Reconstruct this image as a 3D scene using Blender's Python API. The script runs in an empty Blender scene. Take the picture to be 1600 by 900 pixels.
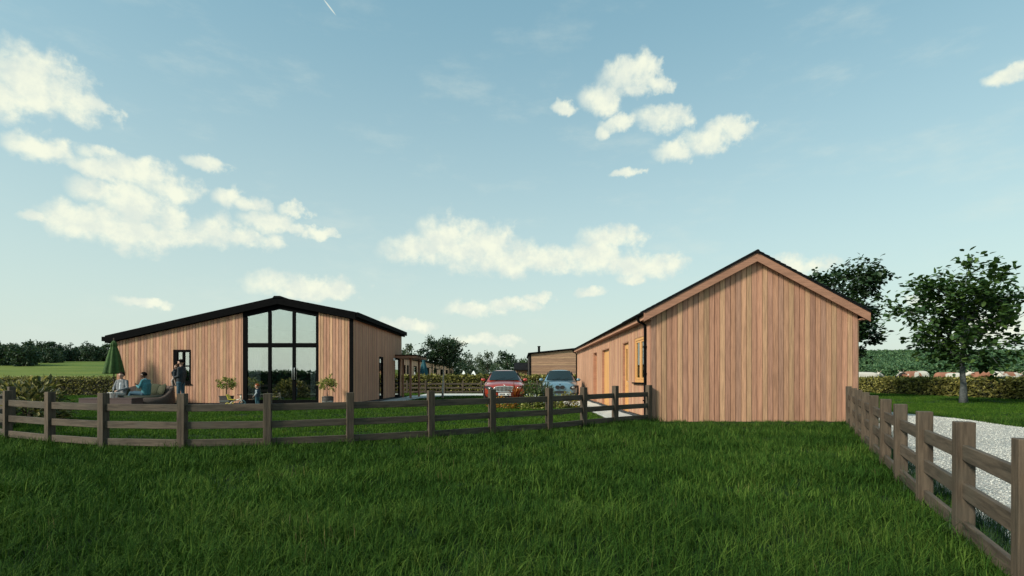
import bpy, math, random
from mathutils import Vector, Matrix, noise
R = math.radians
S = bpy.context.scene
C = S.collection
rnd = random.Random(7)

# ------------------------------------------------------------------ camera
CAMH = 1.1
cam_d = bpy.data.cameras.new('camera')
cam = bpy.data.objects.new('camera', cam_d)
C.objects.link(cam)
cam.location = (0, 0, CAMH)
cam.rotation_euler = (R(90), 0, 0)
cam_d.sensor_width = 36
cam_d.lens = 860 / 1600 * 36
cam_d.shift_x = -10 / 1600
cam_d.shift_y = 141 / 1600
cam_d.clip_start = .05
cam_d.clip_end = 6000
S.camera = cam

# ------------------------------------------------------------------ exposure
S.view_settings.view_transform = 'Standard'
S.view_settings.look = 'None'
S.view_settings.gamma = 1
S.view_settings.use_curve_mapping = False
S.view_settings.exposure = 0.6
S.render.engine = 'CYCLES'
S.cycles.use_denoising = True
S.cycles.max_bounces = 8
S.cycles.transparent_max_bounces = 12
S.cycles.sample_clamp_indirect = 6

# ------------------------------------------------------------------ sun and sky
SUN_AZ = R(-122)      # measured from +Y (view direction) towards +X: sun to the left, a little behind
SUN_EL = R(34)
SUN_STRENGTH = 3.2
SKY_STRENGTH = .125
sun_d = bpy.data.lights.new('sun', 'SUN')
sun_d.energy = SUN_STRENGTH
sun_d.angle = R(10)
sun_d.color = (1.0, .93, .80)
sun = bpy.data.objects.new('sun', sun_d)
C.objects.link(sun)
sdir = Vector((math.sin(SUN_AZ) * math.cos(SUN_EL), math.cos(SUN_AZ) * math.cos(SUN_EL), math.sin(SUN_EL)))
sun.rotation_euler = (-sdir).to_track_quat('-Z', 'Y').to_euler()
sun.location = sdir * 60

# clouds: (x, y, rx, ry) as seen in the photograph, turned into azimuth / elevation of the sky
CLOUDS = [
 (45,125,62,46),(95,146,62,32),(15,150,50,30),(143,162,30,13),
 (70,236,56,17),(150,262,46,13),(210,264,55,20),(258,288,46,17),(165,242,36,11),(325,252,32,11),
 (150,300,38,17),(215,318,58,28),(258,332,34,20),
 (55,343,30,9),(120,346,58,24),(200,362,80,24),(262,366,46,15),
 (345,362,44,24),(388,374,42,14),(356,306,22,16),(392,316,26,11),(424,346,38,15),(462,354,26,9),(456,325,20,9),(504,359,22,8),
 (470,447,78,18),(524,456,38,12),(225,470,44,8),
 (1010,106,20,20),(982,120,40,24),(946,149,32,20),(1028,126,20,11),(879,168,17,10),
 (1034,181,35,16),(970,190,28,10),(946,202,12,9),(1056,231,38,16),(1110,213,45,19),(1156,208,27,9),(980,270,17,6),
 (702,372,42,30),(650,389,44,20),(742,390,66,30),(806,406,56,21),(868,404,40,17),
 (955,368,42,17),(930,401,46,24),(984,411,44,17),(1032,416,34,16),(995,433,26,8),
 (742,484,44,11),(802,478,42,10),(842,464,20,8),(915,458,18,7),
 (640,506,44,8),(760,531,44,8),(1240,414,46,16),(1572,122,36,13),(1545,505,80,26),(1450,470,30,10),
]
def sky_angles(x, y):
    az = math.atan((x - 810) / 860)
    return az, math.atan((591 - y) / 860 * math.cos(az))

W = bpy.data.worlds.new('World')
S.world = W
W.use_nodes = True
nt = W.node_tree
nt.nodes.clear()
class NT:
    def __init__(s, tree): s.t = tree
    def n(s, kind, **kw):
        nd = s.t.nodes.new(kind)
        for k, v in kw.items():
            setattr(nd, k, v)
        return nd
    def l(s, a, b): s.t.links.new(a, b)
    def math(s, op, a, b=None, c=None, clamp=False):
        nd = s.n('ShaderNodeMath', operation=op, use_clamp=clamp)
        for i, v in enumerate((a, b, c)):
            if v is None: continue
            if isinstance(v, (int, float)): nd.inputs[i].default_value = v
            else: s.l(v, nd.inputs[i])
        return nd.outputs[0]
    def vec(s, op, a, b=None, c=None):
        nd = s.n('ShaderNodeVectorMath', operation=op)
        for i, v in enumerate((a, b, c)):
            if v is None: continue
            if isinstance(v, (tuple, list)): nd.inputs[i].default_value = v
            else: s.l(v, nd.inputs[i])
        return nd.outputs['Value'] if op in ('LENGTH', 'DOT_PRODUCT', 'DISTANCE') else nd.outputs[0]
    def mix(s, fac, a, b, blend='MIX'):
        nd = s.n('ShaderNodeMix', data_type='RGBA', blend_type=blend)
        for k, v in ((0, fac), (6, a), (7, b)):
            if isinstance(v, (int, float)): nd.inputs[k].default_value = v
            elif isinstance(v, (tuple, list)): nd.inputs[k].default_value = tuple(v) + ((1,) if len(v) == 3 else ())
            else: s.l(v, nd.inputs[k])
        return nd.outputs[2]
    def maprange(s, v, a, b, c=0, d=1, smooth=True):
        nd = s.n('ShaderNodeMapRange', interpolation_type='SMOOTHSTEP' if smooth else 'LINEAR')
        s.l(v, nd.inputs[0])
        for i, x in zip((1, 2, 3, 4), (a, b, c, d)): nd.inputs[i].default_value = x
        return nd.outputs[0]
    def noise(s, vec, scale, detail=4, rough=.5, out=0, lac=2.0):
        nd = s.n('ShaderNodeTexNoise')
        if vec is not None: s.l(vec, nd.inputs['Vector'])
        nd.inputs['Scale'].default_value = scale
        nd.inputs['Detail'].default_value = detail
        nd.inputs['Roughness'].default_value = rough
        nd.inputs['Lacunarity'].default_value = lac
        return nd.outputs[out]
    def mapping(s, vec, scale=(1, 1, 1), loc=(0, 0, 0), rot=(0, 0, 0)):
        nd = s.n('ShaderNodeMapping')
        s.l(vec, nd.inputs[0])
        nd.inputs['Location'].default_value = loc
        nd.inputs['Rotation'].default_value = rot
        nd.inputs['Scale'].default_value = scale
        return nd.outputs[0]
    def ramp(s, fac, stops):
        nd = s.n('ShaderNodeValToRGB')
        s.l(fac, nd.inputs[0])
        el = nd.color_ramp.elements
        while len(el) < len(stops): el.new(.5)
        for e, (p, c) in zip(el, stops):
            e.position = p
            e.color = tuple(c) + (1,)
        return nd.outputs[0]

w = NT(nt)
sky = w.n('ShaderNodeTexSky', sky_type='NISHITA', sun_disc=False)
sky.sun_elevation = SUN_EL
sky.sun_rotation = SUN_AZ
sky.air_density = 1.0
sky.dust_density = 1.0
sky.ozone_density = 2.0
tc = w.n('ShaderNodeTexCoord')
d = w.vec('NORMALIZE', tc.outputs['Generated'])
sx = w.n('ShaderNodeSeparateXYZ'); w.l(d, sx.inputs[0])
az = w.math('ARCTAN2', sx.outputs[0], sx.outputs[1])
el = w.math('ARCSINE', sx.outputs[2])
# the same clouds go on round the sky, mirrored every 104 degrees of azimuth
azf = w.math('SUBTRACT', w.math('PINGPONG', w.math('ADD', az, R(52) + 2 * R(104) * 4), R(104)), R(52))
cx = w.n('ShaderNodeCombineXYZ'); w.l(azf, cx.inputs[0]); w.l(el, cx.inputs[1])
p0 = cx.outputs[0]
n1 = w.noise(p0, 9, 3, .55, out=1)
n2 = w.noise(p0, 30, 6, .62, out=1)
dist = w.vec('ADD', w.vec('MULTIPLY', w.vec('SUBTRACT', n1, (.5, .5, .5)), (.060, .036, 0)),
             w.vec('MULTIPLY', w.vec('SUBTRACT', n2, (.5, .5, .5)), (.046, .036, 0)))
pw = w.vec('ADD', p0, dist)
run = None
for (x, y, rx, ry) in CLOUDS:
    a, e = sky_angles(x, y)
    ra = rx / 860 * math.cos(a) ** 2 * 1.12
    re = ry / 860 * math.cos(a) * math.cos(e) * 1.12
    q = w.vec('MULTIPLY_ADD', pw, (1 / ra, 1 / re, 0), (-a / ra, -e / re, 0))
    ln = w.vec('DOT_PRODUCT', q, q)
    run = ln if run is None else w.math('SMOOTH_MIN', run, ln, .35)
n3 = w.noise(p0, 30, 8, .62)
run = w.math('ADD', run, w.math('MULTIPLY', w.math('SUBTRACT', n3, .5), 3.4))
dens = w.maprange(run, 1.75, .0)
wisp = w.noise(w.vec('MULTIPLY', p0, (5, 14, 1)), 1.0, 6, .62)
wmask = w.maprange(wisp, .50, .80, 0, .30)
lowmask = w.maprange(el, .75, .45)
wmask = w.math('MULTIPLY', wmask, lowmask)
dens2 = w.math('MAXIMUM', w.math('MULTIPLY', dens, .96), wmask)
# contrail
a1, e1 = sky_angles(505, -2); a2, e2 = sky_angles(525, 24)
ux, uy = a2 - a1, e2 - e1; L = math.hypot(ux, uy); ux /= L; uy /= L
dc = w.vec('SUBTRACT', p0, ((a1 + a2) / 2, (e1 + e2) / 2, 0))
du = w.math('DIVIDE', w.vec('DOT_PRODUCT', dc, (ux, uy, 0)), L / 2)
dv = w.math('DIVIDE', w.vec('DOT_PRODUCT', dc, (-uy, ux, 0)), .0012)
tr = w.maprange(w.math('ADD', w.math('MULTIPLY', du, du), w.math('MULTIPLY', dv, dv)), 1.3, .3, 0, .8)
dens2 = w.math('MAXIMUM', dens2, tr)
shade = w.math('SUBTRACT', w.noise(p0, 24, 5, .6), w.math('MULTIPLY', w.math('SUBTRACT', run, .2), .06))
ccol = w.mix(w.maprange(shade, .35, .65), (4.10, 4.45, 3.95, 1), (5.0, 5.15, 4.2, 1))
skyc = w.mix(1.0, sky.outputs[0], (1.20, 1.41, 1.03, 1), 'MULTIPLY')
skyc = w.mix(.5, skyc, (1.32, 2.38, 2.95, 1))
# pale haze low over the horizon
hz = w.math('MULTIPLY', w.math('POWER', w.maprange(el, .64, .0, 0, 1, smooth=False), 1.5), .95)
skyc = w.mix(hz, skyc, (3.55, 3.95, 3.62, 1))
full = w.mix(dens2, skyc, ccol)
bg = w.n('ShaderNodeBackground')
w.l(full, bg.inputs[0]); bg.inputs[1].default_value = SKY_STRENGTH
out = w.n('ShaderNodeOutputWorld'); w.l(bg.outputs[0], out.inputs[0])
W.cycles.sampling_method = 'MANUAL'
W.cycles.sample_map_resolution = 512

# ------------------------------------------------------------------ helpers
def ix(x, Z): return (x - 810) / 860 * Z
def iz(y, Z): return CAMH - (y - 591) / 860 * Z

def sstep(a, b, x):
    t = max(0., min(1., (x - a) / (b - a)))
    return t * t * (3 - 2 * t)

def T(x, y):
    z = -.0163 * max(0., 14 - max(y, -14))
    z += 7.6 * sstep(45, 225, y) * sstep(-5, -70, x)
    z += 24.0 * sstep(120, 600, y) * sstep(60, 330, x)
    return z

class MB:
    def __init__(s): s.v = []; s.f = []; s.m = []
    def add(s, vs, fs, m=0):
        b = len(s.v)
        s.v += [tuple(p) for p in vs]
        s.f += [tuple(b + i for i in f) for f in fs]
        s.m += [m] * len(fs)
        return s
    def hexa(s, p, m=0):      # p: 4 bottom then 4 top, counter-clockwise seen from above
        return s.add(p, [(3,2,1,0),(4,5,6,7),(0,1,5,4),(1,2,6,5),(2,3,7,6),(3,0,4,7)], m)
    def box(s, x0, x1, y0, y1, z0, z1, m=0):
        return s.hexa([(x0,y0,z0),(x1,y0,z0),(x1,y1,z0),(x0,y1,z0),(x0,y0,z1),(x1,y0,z1),(x1,y1,z1),(x0,y1,z1)], m)
    def tube(s, pts, rads, n=8, m=0, cap=True):
        pts = [Vector(p) for p in pts]
        if isinstance(rads, (int, float)): rads = [rads] * len(pts)
        rings = []
        up = None
        b = len(s.v)
        for i, p in enumerate(pts):
            t = (pts[min(i + 1, len(pts) - 1)] - pts[max(i - 1, 0)])
            t = t.normalized() if t.length > 1e-9 else Vector((0, 0, 1))
            if up is None:
                up = Vector((0, 0, 1)) if abs(t.z) < .9 else Vector((1, 0, 0))
            sd = t.cross(up)
            if sd.length < 1e-6: sd = t.cross(Vector((.3, 1, .2)))
            sd.normalize(); up = sd.cross(t).normalized()
            for k in range(n):
                a = 2 * math.pi * k / n
                s.v.append(tuple(p + (sd * math.cos(a) + up * math.sin(a)) * rads[i]))
        for i in range(len(pts) - 1):
            for k in range(n):
                k2 = (k + 1) % n
                s.f.append((b + i*n + k, b + i*n + k2, b + (i+1)*n + k2, b + (i+1)*n + k)); s.m.append(m)
        if cap:
            s.f.append(tuple(b + k for k in reversed(range(n)))); s.m.append(m)
            e = b + (len(pts) - 1) * n
            s.f.append(tuple(e + k for k in range(n))); s.m.append(m)
        return s
    def lathe(s, prof, c=(0, 0, 0), n=16, m=0, wob=None):
        b = len(s.v)
        for (r, z) in prof:
            for k in range(n):
                a = 2 * math.pi * k / n
                rr = r * (wob(a, z) if wob else 1)
                s.v.append((c[0] + rr * math.cos(a), c[1] + rr * math.sin(a), c[2] + z))
        for i in range(len(prof) - 1):
            for k in range(n):
                k2 = (k + 1) % n
                s.f.append((b + i*n + k, b + i*n + k2, b + (i+1)*n + k2, b + (i+1)*n + k)); s.m.append(m)
        s.f.append(tuple(b + k for k in reversed(range(n)))); s.m.append(m)
        e = b + (len(prof) - 1) * n
        s.f.append(tuple(e + k for k in range(n))); s.m.append(m)
        return s
    def ball(s, c, r, nu=12, nv=8, m=0, sc=(1, 1, 1), wob=0, seed=0):
        vs = []; fs = []
        for j in range(nv + 1):
            th = math.pi * j / nv
            for i in range(nu):
                ph = 2 * math.pi * i / nu
                q = Vector((math.sin(th)*math.cos(ph), math.sin(th)*math.sin(ph), math.cos(th)))
                k = 1 + (wob * noise.noise(q * 2.3 + Vector((seed, 0, 0))) if wob else 0)
                vs.append((c[0] + q.x*r*k*sc[0], c[1] + q.y*r*k*sc[1], c[2] + q.z*r*k*sc[2]))
        for j in range(nv):
            for i in range(nu):
                i2 = (i + 1) % nu
                fs.append((j*nu + i, (j+1)*nu + i, (j+1)*nu + i2, j*nu + i2))
        return s.add(vs, fs, m)
    def leaf(s, p, dr, nr, L, Wd, m=0, six=False):
        sd = dr.cross(nr)
        if sd.length < 1e-6: sd = Vector((1, 0, 0))
        sd.normalize(); nr = sd.cross(dr).normalized()
        if six:
            vs = [p, p + dr*L*.32 + sd*Wd*.5 + nr*L*.07, p + dr*L*.68 + sd*Wd*.42 + nr*L*.05, p + dr*L,
                  p + dr*L*.68 - sd*Wd*.42 + nr*L*.05, p + dr*L*.32 - sd*Wd*.5 + nr*L*.07]
            return s.add(vs, [(0, 1, 2, 3), (0, 3, 4, 5)], m)
        vs = [p, p + dr*L*.5 + sd*Wd*.5 + nr*L*.08, p + dr*L, p + dr*L*.5 - sd*Wd*.5 + nr*L*.08]
        return s.add(vs, [(0, 1, 2), (0, 2, 3)], m)
    def mesh(s, name, mats, off=(0, 0, 0), smooth=False):
        me = bpy.data.meshes.new(name)
        ox, oy, oz = off
        me.from_pydata([(x - ox, y - oy, z - oz) for x, y, z in s.v], [], s.f)
        if not isinstance(mats, (list, tuple)): mats = [mats]
        for mm in mats: me.materials.append(mm)
        if len(mats) > 1: me.polygons.foreach_set('material_index', s.m)
        if smooth: me.polygons.foreach_set('use_smooth', [True] * len(me.polygons))
        me.update()
        return me
    def build(s, name, mats, parent=None, smooth=False, bevel=0, color=None, local=False, subsurf=0, origin=None):
        off = (0, 0, 0)
        if parent is not None and not local: off = wloc(parent)
        if origin is not None: off = origin
        o = bpy.data.objects.new(name, s.mesh(name, mats, off, smooth))
        C.objects.link(o)
        if origin is not None:
            pl = wloc(parent) if parent is not None else Vector()
            o.location = Vector(origin) - pl
        o.parent = parent
        if bevel:
            b = o.modifiers.new('bevel', 'BEVEL'); b.width = bevel; b.segments = 2; b.limit_method = 'ANGLE'
        if subsurf:
            b = o.modifiers.new('sub', 'SUBSURF'); b.levels = subsurf; b.render_levels = subsurf
        if color is not None: o.color = tuple(color) + (1,)
        return o

def wloc(o):
    v = Vector((0, 0, 0))
    while o is not None:
        v = v + Vector(o.location); o = o.parent
    return v
def tag(o, label=None, cat=None, group=None, kind=None):
    if label: o['label'] = label
    if cat: o['category'] = cat
    if group: o['group'] = group
    if kind: o['kind'] = kind
    return o
def thing(name, label, cat, loc=(0, 0, 0), rz=0, group=None):
    o = bpy.data.objects.new(name, None)
    o.empty_display_size = .2
    C.objects.link(o); o.location = loc; o.rotation_euler = (0, 0, rz)
    return tag(o, label, cat, group)
def link_mesh(name, me, parent=None, loc=(0, 0, 0), rot=(0, 0, 0), scl=1, color=None):
    o = bpy.data.objects.new(name, me)
    C.objects.link(o); o.parent = parent; o.location = loc; o.rotation_euler = rot
    o.scale = (scl,) * 3 if isinstance(scl, (int, float)) else scl
    if color is not None: o.color = tuple(color) + (1,)
    return o
def copy_tree(o, parent=None):
    c = o.copy(); C.objects.link(c); c.parent = parent
    for ch in list(o.children): copy_tree(ch, c)
    return c

# ------------------------------------------------------------------ materials
def newmat(name):
    m = bpy.data.materials.new(name); m.use_nodes = True
    t = NT(m.node_tree)
    b = m.node_tree.nodes['Principled BSDF']
    return m, t, b
def setc(b, c):
    b.inputs['Base Color'].default_value = tuple(c) + (1,)
def plain(name, c, rough=.6, metal=0, var=.12, scale=18, bump=.0, spec=.5):
    m, t, b = newmat(name)
    co = t.n('ShaderNodeTexCoord').outputs['Object']
    n = t.noise(co, scale, 5, .6)
    lo = tuple(x * (1 - var) for x in c); hi = tuple(min(1, x * (1 + var)) for x in c)
    t.l(t.mix(t.maprange(n, .3, .7), lo, hi), b.inputs['Base Color'])
    b.inputs['Roughness'].default_value = rough
    b.inputs['Metallic'].default_value = metal
    b.inputs['Specular IOR Level'].default_value = spec
    if bump:
        bp = t.n('ShaderNodeBump'); bp.inputs['Strength'].default_value = bump
        bp.inputs['Distance'].default_value = .01
        t.l(t.noise(co, scale * 4, 4, .6), bp.inputs['Height']); t.l(bp.outputs[0], b.inputs['Normal'])
    return m
def wood(name, base=None, stretch=(38, 38, 2.2), rough=.72, contrast=.28, bump=.25, weather=0.0, wcol=(.2, .19, .17)):
    """timber with long grain; base None takes the object's own colour"""
    m, t, b = newmat(name)
    co = t.n('ShaderNodeTexCoord').outputs['Object']
    oi = t.n('ShaderNodeObjectInfo')
    shift = t.vec('MULTIPLY', oi.outputs['Color'], (37, 51, 43))
    loc = t.vec('ADD', co, shift)
    rr = t.n('ShaderNodeCombineXYZ'); t.l(t.math('MULTIPLY', oi.outputs['Random'], 31), rr.inputs[0]); t.l(t.math('MULTIPLY', oi.outputs['Random'], 17), rr.inputs[2])
    loc = t.vec('ADD', loc, rr.outputs[0])
    g1 = t.noise(t.mapping(loc, stretch), 1.0, 6, .62)
    g2 = t.noise(t.mapping(loc, tuple(x * .22 for x in stretch)), 1.0, 3, .5)
    g = t.math('ADD', t.math('MULTIPLY', g1, .65), t.math('MULTIPLY', g2, .35))
    f = t.maprange(g, .34, .66, 1 - contrast, 1 + contrast * .75)
    cv = t.n('ShaderNodeCombineXYZ')
    for i in range(3): t.l(f, cv.inputs[i])
    src = oi.outputs['Color'] if base is None else tuple(base) + (1,)
    col = t.mix(1.0, src, cv.outputs[0], 'MULTIPLY')
    if weather:
        wn = t.noise(loc, 1.7, 5, .65)
        col = t.mix(t.maprange(wn, .42, .72, 0, weather), col, wcol)
    t.l(col, b.inputs['Base Color'])
    b.inputs['Roughness'].default_value = rough
    b.inputs['Specular IOR Level'].default_value = .25
    bp = t.n('ShaderNodeBump'); bp.inputs['Strength'].default_value = bump; bp.inputs['Distance'].default_value = .006
    t.l(g1, bp.inputs['Height']); t.l(bp.outputs[0], b.inputs['Normal'])
    return m
def leafmat(name, c1, c2, c3=None, trans=.35, rough=.55, spec=.3):
    m, t, b = newmat(name)
    geo = t.n('ShaderNodeNewGeometry')
    oi = t.n('ShaderNodeObjectInfo')
    r = t.math('FRACT', t.math('ADD', geo.outputs['Random Per Island'], t.math('MULTIPLY', oi.outputs['Random'], 3.7)))
    st = [(0, c1), (.6, c2)] + ([(1, c3)] if c3 else [])
    col = t.ramp(r, st)
    t.l(col, b.inputs['Base Color'])
    b.inputs['Roughness'].default_value = rough
    b.inputs['Specular IOR Level'].default_value = spec
    tr = t.n('ShaderNodeBsdfTranslucent'); t.l(t.mix(1.0, col, (1.15, 1.15, .6), 'MULTIPLY'), tr.inputs[0])
    mx = t.n('ShaderNodeMixShader'); mx.inputs[0].default_value = trans
    t.l(b.outputs[0], mx.inputs[1]); t.l(tr.outputs[0], mx.inputs[2])
    t.l(mx.outputs[0], m.node_tree.nodes['Material Output'].inputs[0])
    return m
def glassmat(name, refl=.5, tint=(.55, .6, .58), rough=0.0):
    m = bpy.data.materials.new(name); m.use_nodes = True
    t = NT(m.node_tree); t.t.nodes.clear()
    g = t.n('ShaderNodeBsdfGlossy'); g.inputs['Roughness'].default_value = rough; g.inputs[0].default_value = (.95, .97, .95, 1)
    tr = t.n('ShaderNodeBsdfTransparent'); tr.inputs[0].default_value = tuple(tint) + (1,)
    fr = t.n('ShaderNodeLayerWeight'); fr.inputs[0].default_value = .35
    fac = t.maprange(fr.outputs['Fresnel'], 0, 1, refl, 1, smooth=False)
    mx = t.n('ShaderNodeMixShader'); t.l(fac, mx.inputs[0]); t.l(tr.outputs[0], mx.inputs[1]); t.l(g.outputs[0], mx.inputs[2])
    o = t.n('ShaderNodeOutputMaterial'); t.l(mx.outputs[0], o.inputs[0])
    return m

M = {}
M['cedar'] = wood('cedar', None)
M['cedar_side'] = wood('cedar_lengthwise', None, (2.2, 38, 38))
M['trim_cedar'] = wood('cedar_trim', (.36, .185, .12), (3, 30, 30), contrast=.2)
M['post_cedar'] = wood('cedar_post', (.34, .17, .11), contrast=.2)
M['pine'] = wood('pine_joinery', (.60, .315, .115), contrast=.16, bump=.1, rough=.5)
M['fence'] = wood('weathered_fence_timber', (.080, .059, .041), (30, 30, 3), contrast=.5, bump=.7, weather=.5, wcol=(.056, .052, .040))
M['rail'] = wood('weathered_rail_timber', (.076, .058, .042), (3, 30, 30), contrast=.5, bump=.7, weather=.55, wcol=(.074, .068, .052))
M['black'] = plain('black_metal', (.004, .0042, .0045), .8, 0, .2, 6, spec=.04)
M['roof_tile'] = plain('dark_tile', (.012, .0125, .014), .9, 0, .3, 5, .1, spec=.08)
M['dark_wall'] = plain('dark_backing', (.02, .013, .010), .9)
M['brick'] = plain('blue_black_brick', (.022, .028, .034), .6, 0, .35, 9, .3)
M['slab'] = plain('grey_slab', (.20, .23, .24), .75, 0, .2, 7, .15)
M['pale'] = plain('pale_kerb', (.55, .55, .50), .8, 0, .12, 9, .15)
M['concrete'] = plain('concrete', (.52, .51, .46), .85, 0, .14, 3, .2)
M['paver'] = plain('pale_paver', (.42, .43, .41), .85, 0, .16, 6, .2)
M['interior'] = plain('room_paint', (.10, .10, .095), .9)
M['curtain'] = plain('white_curtain', (.90, .93, .93), .9)
M['glass'] = glassmat('coated_glass', .46, (.95, .97, .96))
M['glass_soft'] = glassmat('window_glass', .13, (.6, .62, .6))
M['chrome'] = plain('chrome', (.75, .75, .72), .3, .7, .05)
M['steel'] = plain('brushed_steel', (.6, .62, .62), .3, 1, .05)
M['white'] = plain('white_paint', (.75, .76, .74), .5)
M['soil'] = plain('soil', (.05, .036, .025), .95, 0, .3, 30, .5)
M['rubber'] = plain('rubber', (.02, .02, .021), .8)
M['leaf_tree'] = leafmat('broad_leaf', (.022, .055, .018), (.045, .095, .024), (.090, .150, .035), trans=.3)
M['leaf_dark'] = leafmat('dark_leaf', (.014, .036, .018), (.028, .060, .024), (.050, .092, .032), trans=.25)
M['leaf_far'] = leafmat('far_leaf', (.020, .048, .030), (.038, .072, .038), (.068, .10, .046), trans=.2)
M['leaf_sage'] = leafmat('grey_green_leaf', (.045, .075, .045), (.075, .105, .060), (.11, .135, .08), trans=.3)
M['leaf_hedge'] = leafmat('hedge_leaf', (.045, .052, .012), (.145, .138, .034), (.42, .38, .11), trans=.3)
M['leaf_hedge_dark'] = leafmat('hedge_leaf_dark', (.038, .046, .013), (.120, .118, .034), (.44, .39, .15), trans=.3)
M['leaf_laurel'] = leafmat('laurel_leaf', (.024, .042, .016), (.090, .095, .032), (.42, .36, .16), trans=.3)
M['leaf_yellow'] = leafmat('yellow_leaf', (.09, .10, .02), (.22, .19, .03), (.42, .34, .06), trans=.35)
M['leaf_citrus'] = leafmat('citrus_leaf', (.06, .10, .018), (.16, .19, .035), (.48, .46, .16), trans=.35)
M['leaf_green'] = leafmat('green_leaf', (.03, .06, .018), (.06, .11, .03), (.12, .17, .06), trans=.3)
M['leaf_red'] = leafmat('red_leaf', (.10, .015, .010), (.22, .05, .02), (.40, .14, .03), trans=.3)
M['leaf_orange'] = leafmat('orange_leaf', (.18, .06, .01), (.38, .17, .02), (.45, .30, .05), trans=.3)
M['hedge_core'] = plain('hedge_inner_shade', (.014, .014, .008), .95)  # near-black colour stands for the shade inside a hedge
M['bark'] = plain('grey_bark', (.10, .11, .11), .9, 0, .35, 14, .6)
M['bark_pale'] = plain('pale_bark', (.40, .39, .34), .85, 0, .3, 10, .4)
M['bark_dark'] = plain('brown_bark', (.06, .045, .032), .9, 0, .3, 14, .5)

# grass blades: colour varies from tuft to tuft
def grassmat(name, c1, c2, c3):
    m, t, b = newmat(name)
    oi = t.n('ShaderNodeObjectInfo'); geo = t.n('ShaderNodeNewGeometry')
    wn = t.noise(oi.outputs['Location'], .55, 3, .6)
    r = t.math('ADD', t.math('MULTIPLY', geo.outputs['Random Per Island'], .72), t.math('MULTIPLY', t.maprange(wn, .3, .7), .28))
    col = t.ramp(r, [(0, c1), (.5, c2), (.9, c3), (.97, (.17, .15, .055))])
    t.l(col, b.inputs['Base Color'])
    b.inputs['Roughness'].default_value = .75
    b.inputs['Specular IOR Level'].default_value = .06
    tr = t.n('ShaderNodeBsdfTranslucent'); t.l(t.mix(1.0, col, (1.1, 1.25, .45), 'MULTIPLY'), tr.inputs[0])
    mx = t.n('ShaderNodeMixShader'); mx.inputs[0].default_value = .12
    t.l(b.outputs[0], mx.inputs[1]); t.l(tr.outputs[0], mx.inputs[2])
    t.l(mx.outputs[0], m.node_tree.nodes['Material Output'].inputs[0])
    return m
M['grass'] = grassmat('field_grass', (.010, .029, .005), (.027, .070, .010), (.105, .165, .028))
M['lawn'] = grassmat('lawn_grass', (.016, .045, .005), (.038, .094, .010), (.095, .155, .022))

# ================================================================== ground
def axis(lo, hi, near, step, grow):
    vals = [0.0]; s_ = step
    while vals[-1] < hi:
        if vals[-1] > near: s_ *= grow
        vals.append(vals[-1] + s_)
    neg = [0.0]; s_ = step
    while neg[-1] > lo:
        if -neg[-1] > near: s_ *= grow
        neg.append(neg[-1] - s_)
    return sorted(set(neg + vals))
gx = axis(-2500, 2500, 70, 2.0, 1.09)
gy = axis(-900, 3200, 70, 2.0, 1.08)
gm = MB()
nx = len(gx)
gm.v = [(x, y, T(x, y)) for y in gy for x in gx]
gm.f = [(j*nx + i, j*nx + i + 1, (j+1)*nx + i + 1, (j+1)*nx + i) for j in range(len(gy) - 1) for i in range(nx - 1)]
gm.m = [0] * len(gm.f)
m, t, b = newmat('meadow_ground')
co = t.n('ShaderNodeTexCoord').outputs['Object']
nz = t.noise(co, .9, 6, .65)
near = t.mix(t.maprange(nz, .3, .7), (.006, .015, .005), (.013, .028, .008))
nb = t.noise(t.mapping(co, (.012, .10, .1)), 1.0, 5, .6)
far = t.mix(t.maprange(nb, .35, .65), (.078, .130, .022), (.140, .168, .036))
nf = t.noise(co, .16, 6, .7)
far = t.mix(t.maprange(nf, .4, .75, 0, .5), far, (.042, .078, .022))
sy = t.n('ShaderNodeSeparateXYZ'); t.l(co, sy.inputs[0])
mk = t.maprange(sy.outputs[1], 36, 60)
t.l(t.mix(mk, near, far), b.inputs['Base Color'])
b.inputs['Roughness'].default_value = .95
b.inputs['Specular IOR Level'].default_value = .1
bp = t.n('ShaderNodeBump'); bp.inputs['Strength'].default_value = .6; bp.inputs['Distance'].default_value = .05
t.l(t.noise(co, 14, 6, .7), bp.inputs['Height']); t.l(bp.outputs[0], b.inputs['Normal'])
tag(gm.build('ground', m, smooth=True), kind='structure')

# gravel road to the right of the near fence
FENCE_R = [(ix(x, Z), Z) for x, Z in ((1780, 2.04), (1606, 3.11), (1505, 4.18), (1444.5, 5.25), (1407.5, 6.32), (1383, 7.39), (1365.5, 8.46), (1352, 9.53), (1341.5, 10.6), (1333, 11.67), (1326.5, 12.74))]
def fence_x(y):
    P = FENCE_R
    if y <= P[0][1]: return P[0][0] - (P[0][1] - y) * .5
    for a, c in zip(P, P[1:]):
        if y <= c[1]: return a[0] + (c[0] - a[0]) * (y - a[1]) / (c[1] - a[1])
    return P[-1][0] + (y - P[-1][1]) * .5
def road_left(y):
    if y < 13.2: return fence_x(y) + .20 + .10 * noise.noise(Vector((y * 1.3, 3, 0)))
    return max(fence_x(13.2) + .42, 9.0)
def road_right(y):
    return 11.35 + sstep(9, 22, y) * 1.0 + .35 * noise.noise(Vector((y * .35, 0, 0))) + .10 * noise.noise(Vector((y * 2.3, 5, 0)))
rb = MB()
ys = [-14 + .25 * i for i in range(430)]
for k, y in enumerate(ys):
    a, c = road_left(y), road_right(y)
    for i in range(9):
        x = a + (c - a) * i / 8
        crown = .05 * (1 - (2 * i / 8 - 1) ** 2)
        rb.v.append((x, y, T(x, y) + .012 + crown))
    if k:
        for i in range(8):
            rb.f.append(((k-1)*9 + i, (k-1)*9 + i + 1, k*9 + i + 1, k*9 + i)); rb.m.append(0)
m, t, b = newmat('gravel')
co = t.n('ShaderNodeTexCoord').outputs['Object']
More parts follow.
